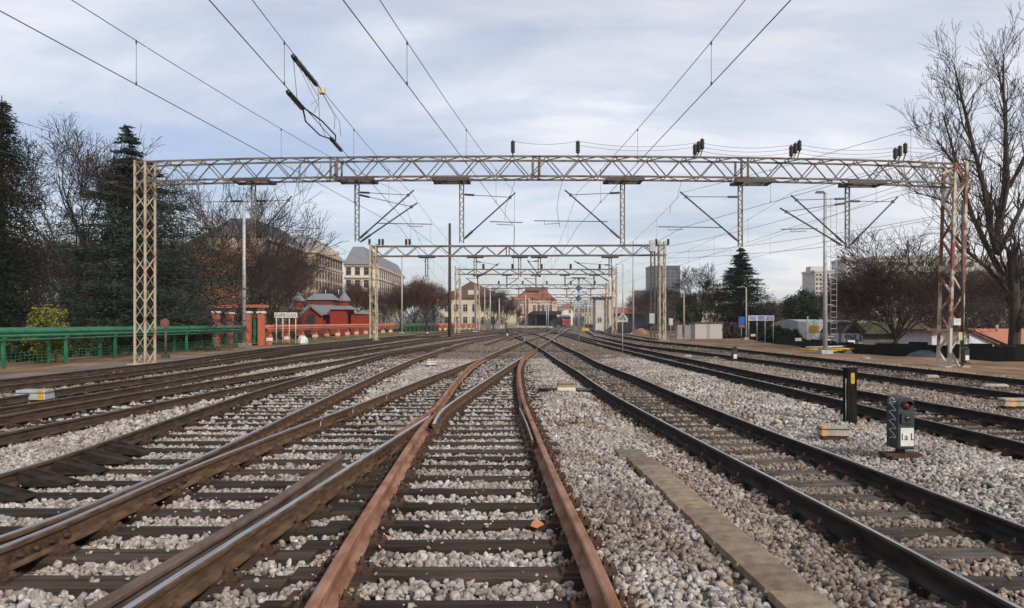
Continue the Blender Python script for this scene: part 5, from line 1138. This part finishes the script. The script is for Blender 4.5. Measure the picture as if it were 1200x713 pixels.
# trains
def train(label, px_, Y, m1, m2, w_=2.9, h=4.1, l_=18):
    t = thing('train', label, 'train', (WX(px_, Y), Y, 0)); b = MB(); b.prism([(-w_/2, .6), (w_/2, .6), (w_/2, h-.6), (w_/2-.5, h), (-w_/2+.5, h), (-w_/2, h-.6)], 0, l_); fixn(b.build('body', m2, t))
    b = MB(); b.box((0, -.06, 1.6), (w_*.96, .12, 1.7)); b.build('front_panel', m1, t); b = MB(); b.box((0, -.08, 3.05), (w_*.8, .12, .8)); b.build('windscreen', m_glass, t)
    for s_ in (-1, 1):
        b = MB(); b.lathe([(.16, -.1), (.16, 0)], (s_*1.0, -.12, 1.3), 10, axis='y'); b.build('headlight', m_white, t)
    b = MB()
    for s_ in (-.72, .72):
        for yy in (1.5, 4, l_-4, l_-1.5): b.lathe([(.45, -.08), (.45, .08)], (s_, yy, .65), 12, axis='x')
    b.build('wheels', m_dksteel, t); return t
train('red and white train standing at the far platform', 664, 262, mat('train_red', (.26, .035, .04)), mat('train_white', (.35, .35, .36)))
train('dark train on the far track right of the red one', 681, 300, m_dksteel, m_dktower, w_=3.6)
train('dark coaches under the station roof between the canopy and the red train', 656, 330, m_dksteel, m_black, w_=3.4)
# distant city behind
far = [(560, 600, 366, 430), (655, 672, 362, 470), (672, 700, 366, 520), (610, 660, 364, 420), (700, 745, 368, 430), (795, 850, 366, 400), (890, 945, 364, 380)]
for i, (a, c, yt, Y) in enumerate(far):
    t = thing('town_house', ['low far town block behind the bare trees by the station', 'pale far block in the gap above the red train', 'far low block right of the red train', 'far block behind the station roofs', 'far low block above the kiosks', 'far low block behind the bare tree left of the spruce', 'far low block right of the spruce'][i], 'building')
    xa, xc = WX(a, Y), WX(c, Y); zt = WZ(yt, Y); b = MB(); b.box(((xa+xc)/2, Y+6, zt/2-1), (xc-xa, 12, zt+2)); b.build('wall', [m_pale, m_creamw, m_beige][i % 3], t); b = MB(); hip_roof(b, xa-.3, xc+.3, Y-.4, Y+12.4, zt, zt+2.5, 3); fixn(b.build('roof', [m_greyroof, m_redtile, m_brownroof][i % 3], t))
    n_ = int((xc-xa)/3); place_windows(t, window_mesh(1.1, 1.6, m_frame, False), [(xa+(k+.5)*(xc-xa)/n_, Y-.04, zt-1.8) for k in range(n_)], 0)

# ------------------------------------------------------------------ trees
def grow(b, bt, p, d, L_, r, depth, rg, spread=.6, up=.15, nch=3, seg=4, wob=.14, tips=None, taper=.55, minr=.008, ratio=(.58, .8)):
    pts = [p.copy()]; rs = [r]; q = p.copy(); dd = d.copy()
    for i in range(seg):
        dd = (dd+Vector((rg.gauss(0, wob), rg.gauss(0, wob), rg.gauss(0, wob)+up*.25))).normalized(); q = q+dd*(L_/seg); pts.append(q.copy()); rs.append(max(minr, r*(1-(1-taper)*(i+1)/seg)))
    n = 7 if r > .12 else (5 if r > .04 else 3)
    (b if r > .035 else bt).tube(pts, rs, n, cap=False)
    if depth == 0:
        if tips is not None: tips.append(pts[-1].copy()); tips.append(pts[2].copy())
        return
    for k in range(nch+(1 if rg.random() < .4 else 0)):
        i = seg if k == 0 else rg.randint(max(1, seg//2), seg)
        if k == 0: nd = (dd+Vector((rg.gauss(0, .15), rg.gauss(0, .15), 0))).normalized()
        else:
            ax = Vector((rg.gauss(0, 1), rg.gauss(0, 1), rg.gauss(0, .5))); ax = (ax-dd*ax.dot(dd)).normalized(); nd = (dd+ax*rg.uniform(spread*.6, spread*1.3)+Vector((0, 0, up))).normalized()
        grow(b, bt, pts[i], nd, L_*rg.uniform(*ratio), rs[i]*rg.uniform(.55, .75) if k else rs[i]*.85, depth-1, rg, spread, up, nch, seg if depth > 2 else 3, wob, tips, taper, minr, ratio)
def bare_tree(label, x, y, H, seed, depth=5, spread=.6, r0=.25, trunk=.25, up=.15, nch=3, z0=-.3, lean=(0, 0), minr=.01, m1=m_bark, m2=m_twig, cat='tree', group=None, leaves=None, name='bare_tree', limbs=4, wx=1, slivers=0, lr=(.58, .8)):
    rg = random.Random(seed); t = thing(name, label, cat, (x, y, z0), 0, group); b, bt = MB(), MB(); tips = []
    d = Vector((lean[0], lean[1], 1)).normalized(); top = d*H*trunk
    b.tube([(0, 0, 0), tuple(top*.2), tuple(top*.6), tuple(top)], [r0*1.5, r0*1.1, r0, r0*.85], 9, cap=False)
    L0 = H*(1-trunk)*.42
    for k in range(limbs):
        a = 2*math.pi*(k+rg.random()*.6)/limbs; s_ = rg.uniform(.3, 1.0)*spread*1.1
        nd = Vector((math.cos(a)*s_*wx, math.sin(a)*s_, 1)).normalized(); grow(b, bt, top*rg.uniform(.75, 1), nd, L0*rg.uniform(.8, 1.1), r0*rg.uniform(.45, .65), depth, rg, spread, up, nch, 4, .12, tips, .55, minr, lr)
    grow(b, bt, top, d, L0*1.05, r0*.7, depth, rg, spread, up, nch, 4, .1, tips, .55, minr, lr)
    zt = max((v[2] for v in bt.v), default=H); s_ = H/zt
    ob = b.build('trunk', m1, t); oc = bt.build('crown', m2, t)
    g2 = np.random.default_rng(seed); T_ = np.array([tuple(q) for q in tips])
    if slivers:
        P = T_[g2.integers(0, len(T_), slivers)]+g2.normal(size=(slivers, 3))*.35; o = quads(P, .5, m2, 'twigs', t, aspect=(1.0, .03+minr), up=.15, g_=g2); setp(o, kind='stuff'); 
        o.scale = (s_, s_, s_)
    if leaves:
        mt, n_, sz, zf = leaves; sel = T_[(T_[:, 2] < zf*zt)]; sel = sel if len(sel) else T_
        c = sel[g2.integers(0, len(sel), max(12, n_//60))]; P = c[g2.integers(0, len(c), n_)]+g2.normal(size=(n_, 3))*.45; o = quads(P, sz, mt, 'leaves', t, g_=g2); setp(o, kind='stuff'); o.scale = (s_, s_, s_)
    ob.scale = (s_, s_, s_); oc.scale = (s_, s_, s_); return t
def recopy(src, label, x, y, z0, s, rz, group=None, sx=1):
    c = copy_tree(src); c.location = (x, y, z0); c.scale = (s*sx, s, s); c.rotation_euler = (0, 0, rz); c['label'] = label
    if group: c['group'] = group
    elif 'group' in c: del c['group']
    return c
def needles(P, n, rad, sz, m, name, parent, flat=.25, asp=(1.4, .35)):
    """clumps of needle sprays at points P (list of (x,y,z,r))"""
    P = np.array(P); k = g.integers(0, len(P), n); q = P[k, :3]+g.normal(size=(n, 3))*np.c_[P[k, 3], P[k, 3], P[k, 3]*flat]*rad
    return quads(q, sz, m, name, parent, aspect=asp, up=0, flat=.45)
# tall bare tree on the right: traced limbs, twigs grown
YT = 53.0; rg = random.Random(21); t = thing('bare_tree', 'tall bare tree with several upright limbs at the right edge, rising above the portal', 'tree', (0, 0, 0)); b, bt = MB(), MB()
def tp(x, y, dy=0): return Vector((WX(x, YT), YT+dy, WZ(y, YT)))
limbs = [([(1188, 412), (1185, 385), (1180, 350), (1174, 320), (1170, 298)], .40, .30),
 ([(1169, 298), (1172, 265), (1183, 220), (1188, 170), (1192, 120), (1186, 80)], .24, .05), ([(1169, 298), (1160, 265), (1153, 220), (1140, 170), (1128, 120), (1120, 85)], .24, .05),
 ([(1173, 320), (1158, 290), (1142, 255), (1128, 210), (1118, 168), (1108, 130)], .22, .04), ([(1176, 335), (1150, 312), (1130, 300), (1112, 285), (1094, 268), (1082, 248)], .15, .03),
 ([(1172, 265), (1176, 215), (1168, 160), (1160, 110), (1155, 75)], .17, .04), ([(1169, 298), (1190, 268), (1212, 235), (1235, 195), (1250, 150)], .2, .05), ([(1183, 220), (1200, 175), (1210, 130), (1212, 80)], .13, .03),
 ([(1128, 210), (1114, 192), (1100, 178), (1088, 168)], .09, .03), ([(1142, 255), (1124, 238), (1108, 228), (1092, 220)], .08, .03), ([(1180, 350), (1196, 320), (1215, 300), (1240, 285)], .13, .03), ([(1140, 170), (1122, 150), (1108, 118)], .07, .03)]
for pts_, r0, r1 in limbs:
    P = []; n_ = len(pts_); dy0 = 0 if r0 > .4 else rg.uniform(-1.2, 1.2)
    for i, (x_, y_) in enumerate(pts_): P.append(tp(x_, y_, dy0*i/(n_-1)*2))
    rs = [r0+(r1-r0)*i/(n_-1) for i in range(n_)]; b.tube([tuple(p) for p in P], rs, 8, cap=False)
    if r0 > .4: continue
    for i in range(1, n_):
        for k in range(7 if i > 1 else 3):
            q = P[i-1].lerp(P[i], rg.random()); dd = (P[i]-P[i-1]).normalized(); ax = Vector((rg.gauss(0, 1), rg.gauss(0, 1), rg.gauss(0, .3))); nd = (dd*.8+ax.normalized()*.75+Vector((0, 0, .35))).normalized()
            grow(b, bt, q, nd, rg.uniform(1.0, 1.8), rs[i]*.45+.01, 3, rg, .6, .25, 2, 4, .16, None, .5, .012, (.6, .85))
b.build('trunk', m_bark, t); bt.build('crown', m_twig, t)
# trees on the left
TB = bare_tree('tall grey bare tree between the reddish conifer and the cedar', WX(92, 52), 52, 16.4, 11, depth=5, r0=.3, spread=.75, trunk=.18, minr=.018, up=.1, slivers=9000, limbs=6)
TO = bare_tree('wide bare oak keeping brown dead leaves on its left side, right of the cedar', WX(272, 74), 74, 17.4, 32, depth=6, r0=.75, spread=.8, trunk=.16, up=.12, nch=2, limbs=10, wx=1.6, m1=m_barkdark, leaves=None, minr=.036, slivers=16000, m2=m_barkdark, lr=(.70, .92))
g2 = np.random.default_rng(4); cl = []
for px_, py_, s_ in ((243, 268, 1.1), (262, 285, 1.0), (230, 300, .9), (238, 325, 1.1), (255, 345, 1.2), (240, 360, 1.2), (232, 385, 1.0), (258, 372, 1.1), (270, 340, .8), (285, 300, .6), (250, 310, .9), (262, 355, .8)):
    c = np.array(PT(px_, py_, 72.5)); c = c-np.array(TO.location); sub = c+g2.normal(size=(14, 3))*np.array([.8, .7, .55])*s_
    cl.append(sub[g2.integers(0, 14, 420)]+g2.normal(size=(420, 3))*.26)
lv = quads(np.concatenate(cl), .13, m_leafbrown, 'dead_leaves', TO, g_=g2); setp(lv, kind='stuff')
b = MB(); rg = random.Random(3)
for c in cl:
    a = Vector(c.mean(0)); b.tube([(0, 0, a.z*.55), tuple(a*.5+Vector((0, 0, a.z*.2))), tuple(a)], [.12, .07, .03], 5)
    for k in range(5): q = a+Vector((rg.gauss(0, .7), rg.gauss(0, .6), rg.gauss(0, .5))); b.tube([tuple(a), tuple(q)], [.03, .012], 4)
b.build('lower_branches', m_barkdark, TO)
# cedar
def conifer(name, label, x, y, H, R0, seed, m, tiers, nb, droop, base=.08, bend=0, shape=lambda t: (1-t)**.75, cnt=170, sz=.22, rad=.5, z0=-.3, up=0, trunk_r=.28, flat=.22):
    rg = random.Random(seed); t = thing(name, label, 'tree', (x, y, z0)); b = MB(); cl = []
    def axis(u): return Vector((bend*max(0, u-.8)*5, 0, H*u))
    b.tube([tuple(axis(i/10)) for i in range(11)], [trunk_r*(1-.93*i/10) for i in range(11)], 8)
    for i in range(tiers):
        u = base+(1-base)*(i/(tiers))**1.05
        for k in range(max(3, int(nb*(1-u*.5)))):
            a = rg.uniform(0, 6.283); Lb = R0*shape(u)*rg.uniform(.6, 1.12)+.15; p0 = axis(u+rg.uniform(-.02, .02)); d = Vector((math.cos(a), math.sin(a), 0)); pts = []
            for j in range(6):
                s_ = j/5; pts.append(p0+d*Lb*s_+Vector((0, 0, up*Lb*s_-droop*Lb*s_*s_)))
            b.tube([tuple(q) for q in pts], [max(.012, .05*(1-u)*(1-j/6)) for j in range(6)], 4, cap=False)
            for j in range(1, 6):
                for e in range(2):
                    if Lb < 1.0 and rg.random() > Lb*.9: continue
                    w_ = Lb*.18*(1-.5*j/5)+.03; q = pts[j].lerp(pts[j-1], rg.random()); cl.append((q.x+rg.gauss(0, w_*.7), q.y+rg.gauss(0, w_*.7), q.z-abs(rg.gauss(0, .05))*Lb*.4, w_*rad+.05))
    b.build('trunk', m_barkdark, t); o = needles(cl, len(cl)*cnt//10, 1.0, sz, m, 'foliage', t, flat); setp(o, kind='stuff'); return t
conifer('cedar_tree', 'dark green cedar with layered branches and a bent tip, behind the left mast', WX(157, 50), 50, WZ(146, 50)+.3, 6.6, 2, m_cedar, 32, 14, .14, base=.03, bend=-.55, shape=lambda u: float(np.interp(u, [0, .15, .45, .62, .78, .86, .93, 1], [1, 1, .92, .62, .34, .14, .06, .01])), cnt=150, sz=.21, rad=.9, up=.10, flat=.16)
cr_ = conifer('conifer_tree', 'dense dark conifer with reddish brown foliage cut off by the left edge', WX(2, 42), 42, WZ(112, 42)+.3, 2.5, 5, m_crypt, 34, 12, .2, base=.02, shape=lambda u: float(np.interp(u, [0, .3, .6, .8, .92, 1], [.95, .85, .72, .58, .25, .02])), cnt=120, sz=.17, rad=1.3, flat=.7)
sp_ = conifer('spruce_tree', 'dark pointed spruce with upswept branch tips right of the middle', WX(868, 90), 90, WZ(288, 90)+.3, 7.2, 8, m_spruce, 22, 20, -.30, base=.03, shape=lambda u: (1-u)**1.0, cnt=130, sz=.22, rad=.7, up=-.46, flat=.3)
# evergreen shrubs
def shrub(label, x, y, w_, h, m, n=5000, sz=.12, z0=-.2, name='shrub', cat='shrub'):
    t = thing(name, label, cat, (x, y, z0)); c = g.normal(size=(max(30, n//60), 3)); c /= np.linalg.norm(c, axis=1)[:, None]; c *= g.uniform(.35, 1, (len(c), 1))**.5
    c = c*np.array([w_/2, w_/2, h/2])+np.array([0, 0, h*.52]); P = c[g.integers(0, len(c), n)]+g.normal(size=(n, 3))*min(w_, h)*.07; P[:, 2] = np.maximum(P[:, 2], .02)
    setp(quads(P, sz, m, 'foliage', t), kind='stuff'); b = MB(); rg = random.Random(n)
    for k in range(6): b.tube([(0, 0, 0), (rg.gauss(0, w_*.08), rg.gauss(0, w_*.08), h*.3), (rg.gauss(0, w_*.2), rg.gauss(0, w_*.2), h*.6)], [.05, .035, .015], 5)
    b.build('stem', m_barkdark, t); return t
shrub('yellow-green leafy shrub behind the green pipes at far left', WX(55, 35), 35, 1.8, 2.6, m_shrub, 2600, .10)
shrub('dark rounded evergreen tree left of the pale apartment towers', WX(939, 100), 100, 4.4, 5.8, m_hedge, 9000, .22, name='evergreen_tree', cat='tree')
shrub('small dark evergreen beside the dark office tower', WX(807, 120), 120, 3.6, 6.2, m_hedge, 6000, .25, name='evergreen_tree', cat='tree')
for px_, Y, w_, h, lb in ((905, 70, 2.6, 1.5, 'dark hedge behind the wide blue board'), (923, 68, 3.2, 1.2, 'low dark hedge right of the wide blue board'), (850, 86, 3.4, 1.8, 'brown-green bush at the left foot of the spruce'), (20, 36, 3, 1.2, 'low dark bush behind the green pipes at the left edge'), (110, 42, 5, 1.6, 'dark undergrowth bush behind the green pipes left of the left mast'), (215, 52, 5, 2.2, 'dark undergrowth bush behind the green pipes right of the left mast'), (660, 300, 6, 3, 'bare hedge by the far platform')):
    shrub(lb, WX(px_, Y), Y, w_, h, m_hedge if 'dark' in lb else m_dryleaf, 3500, .16)
def brush(label, px_, Y, w_, h, seed, z0=-.3):
    t = thing('brush_thicket', label, 'thicket', (WX(px_, Y), Y, z0)); g2 = np.random.default_rng(seed); n = 9000
    P = g2.normal(size=(n, 3))*np.array([w_*.28, 1.6, 0]); P[:, 2] = h*g2.random(n)**1.2*np.clip(1-(P[:, 0]/w_)**2*2.2, .25, 1)
    setp(quads(P, .75, m_twig, 'twigs', t, aspect=(1.0, .06), up=.35, g_=g2), kind='stuff'); b = MB(); rg = random.Random(seed)
    for k in range(14): x0 = rg.gauss(0, w_*.25); b.tube([(x0, 0, 0), (x0+rg.gauss(0, .3), rg.gauss(0, .3), h*.4), (x0+rg.gauss(0, .6), rg.gauss(0, .5), h*.85)], [.07, .05, .02], 5)
    b.build('stem', m_barkdark, t)
for i, (px_, Y, w_, h, lb) in enumerate(((-20, 62, 11, 5.5, 'brown thicket behind the dark conifer at the left edge'), (70, 64, 9, 5.2, 'brown thicket below the tall grey bare tree'), (130, 66, 9, 5, 'brown thicket behind the foot of the cedar'), (205, 68, 9, 4.6, 'brown thicket between the cedar and the gate pillars'), (250, 84, 10, 5.4, 'brown thicket behind the gate pillars'), (312, 90, 10, 5.6, 'brown thicket left of the red pavilion'),
    (1000, 78, 9, 4.2, 'brown thicket above the graffiti hut'), (1075, 76, 11, 5.2, 'brown thicket behind the round bare tree'), (1135, 70, 10, 5.6, 'brown thicket right of the red lattice mast'), (1200, 72, 12, 6, 'brown thicket behind the trunk of the tall tree'), (775, 150, 13, 6, 'brown thicket behind the second portal right mast'), (445, 160, 16, 5.5, 'brown thicket between the red pavilion and the green pipes'), (500, 165, 10, 5, 'brown thicket left of the gabled house'), (890, 110, 12, 4, 'brown thicket right of the spruce'))):
    brush(lb, px_, Y, w_, h, 60+i, -.3 if px_ < 900 else -1.4)
# dense twiggy trees, three kinds copied with different sizes
D1 = bare_tree('dense brown twiggy tree behind the left mast, nearest the cedar', WX(205, 80), 80, 10.5, 41, depth=4, r0=.2, spread=.7, trunk=.15, minr=.02, slivers=15000, limbs=7, group=None)
D2 = bare_tree('round bare tree with a dense fan of fine twigs left of the red lattice mast', WX(1050, 50), 50, 8.9, 43, depth=5, r0=.2, spread=.95, trunk=.16, minr=.018, limbs=8, up=.04, wx=1.15, slivers=8000, m1=m_barkdark, z0=-.4, lr=(.66, .9))
D3 = bare_tree('russet tinged bare tree behind the green pipes in the distance, nearest the gabled house', WX(500, 140), 140, 10.5, 47, depth=4, r0=.2, spread=.6, trunk=.15, minr=.03, slivers=16000, m2=m_twigred, limbs=5)
D4 = bare_tree('spreading leafless tree left of the spruce', WX(820, 95), 95, 9.6, 53, depth=5, r0=.2, spread=.75, trunk=.3, minr=.017, m1=m_barkdark, limbs=5, up=.1)
rg = random.Random(9)
lab_l = ['behind the reddish conifer at the left edge', 'left of the cedar, low down', 'close behind the cedar trunk', 'between cedar and oak', 'directly behind the oak', 'right behind the gate pillars', 'left of the station name board', 'between the oak and the sandstone block']
for i, (px_, Y, h) in enumerate(((30, 85, 9.5), (78, 78, 10.5), (130, 88, 11), (185, 95, 11), (240, 98, 11), (285, 104, 11.5), (318, 108, 11), (345, 128, 12))):
    recopy(D1 if i % 3 else D3, 'brown leafless tree %s' % lab_l[i], WX(px_, Y), Y, -.5, h*1.28/10.5, rg.uniform(0, 6), sx=1.25)
for i, (px_, Y, h, lb) in enumerate(((372, 150, 9, 'dark leafless tree behind the left part of the red pavilion'), (398, 145, 10, 'dark leafless tree behind the right turret of the red pavilion'), (424, 140, 10, 'leafless tree between the red pavilion and the second portal mast'), (448, 142, 9, 'leafless tree just right of the second portal left mast'), (470, 146, 10, 'russet leafless tree left of the slim grey pole'), (486, 152, 11, 'russet leafless tree behind the distant green pipes'), (508, 160, 10, 'leafless tree left of the timber pole'),
        (578, 195, 12, 'leafless tree in front of the right end of the gabled house'), (593, 200, 9, 'leafless tree between the gabled house and the station'), (604, 230, 7, 'small leafless tree left of the pink station'))):
    recopy(D3 if (4 <= i <= 5) else (D1 if i % 2 else D3), lb, WX(px_, Y), Y, -.4, h/10.5, rg.uniform(0, 6), sx=1.1)
for i, (px_, Y, h, lb) in enumerate(((752, 190, 10, 'brown leafless tree above the right end of the kiosks'), (768, 170, 11, 'brown leafless tree behind the second portal right mast'), (786, 180, 11, 'brown leafless tree in front of the dark office tower'), (835, 150, 9, 'brown leafless tree behind the spreading tree by the spruce'), (898, 130, 6.5, 'small brown leafless tree right of the spruce'), (915, 140, 7, 'small brown leafless tree left of the dark evergreen'), (965, 120, 8, 'brown leafless tree behind the tall lamp pole'),
        (990, 105, 9, 'leafless tree above the graffiti hut'), (1015, 92, 9.5, 'leafless tree above the long mossy roof'), (1085, 85, 9, 'leafless tree behind the red lattice mast'), (1110, 95, 10.5, 'leafless tree just right of the red lattice mast'), (1140, 82, 9, 'leafless tree above the orange garage roof'), (1165, 90, 10, 'leafless tree close behind the tall tree trunk'), (1200, 80, 9.5, 'leafless tree at the right edge behind the tall tree'), (1230, 88, 10, 'leafless tree partly outside the right edge'))):
    recopy(D1 if i % 3 else D3, lb, WX(px_, Y), Y, -1.2 if px_ > 940 else -.3, h*(1.02 if px_ > 940 else 1)/10.5, rg.uniform(0, 6), sx=1.2)

# ------------------------------------------------------------------ haze
hm = bpy.data.materials.new('haze'); hm.use_nodes = True; t_ = hm.node_tree; t_.nodes.clear(); o_ = t_.nodes.new('ShaderNodeOutputMaterial'); pv = t_.nodes.new('ShaderNodeVolumePrincipled')
pv.inputs['Color'].default_value = (.90, .92, .95, 1); pv.inputs['Density'].default_value = .00022; pv.inputs['Anisotropy'].default_value = .2; t_.links.new(pv.outputs[0], o_.inputs['Volume'])
b = MB(); b.box((0, 1650, 20), (6100, 3900, 50)); setp(b.build('haze', hm), kind='stuff')
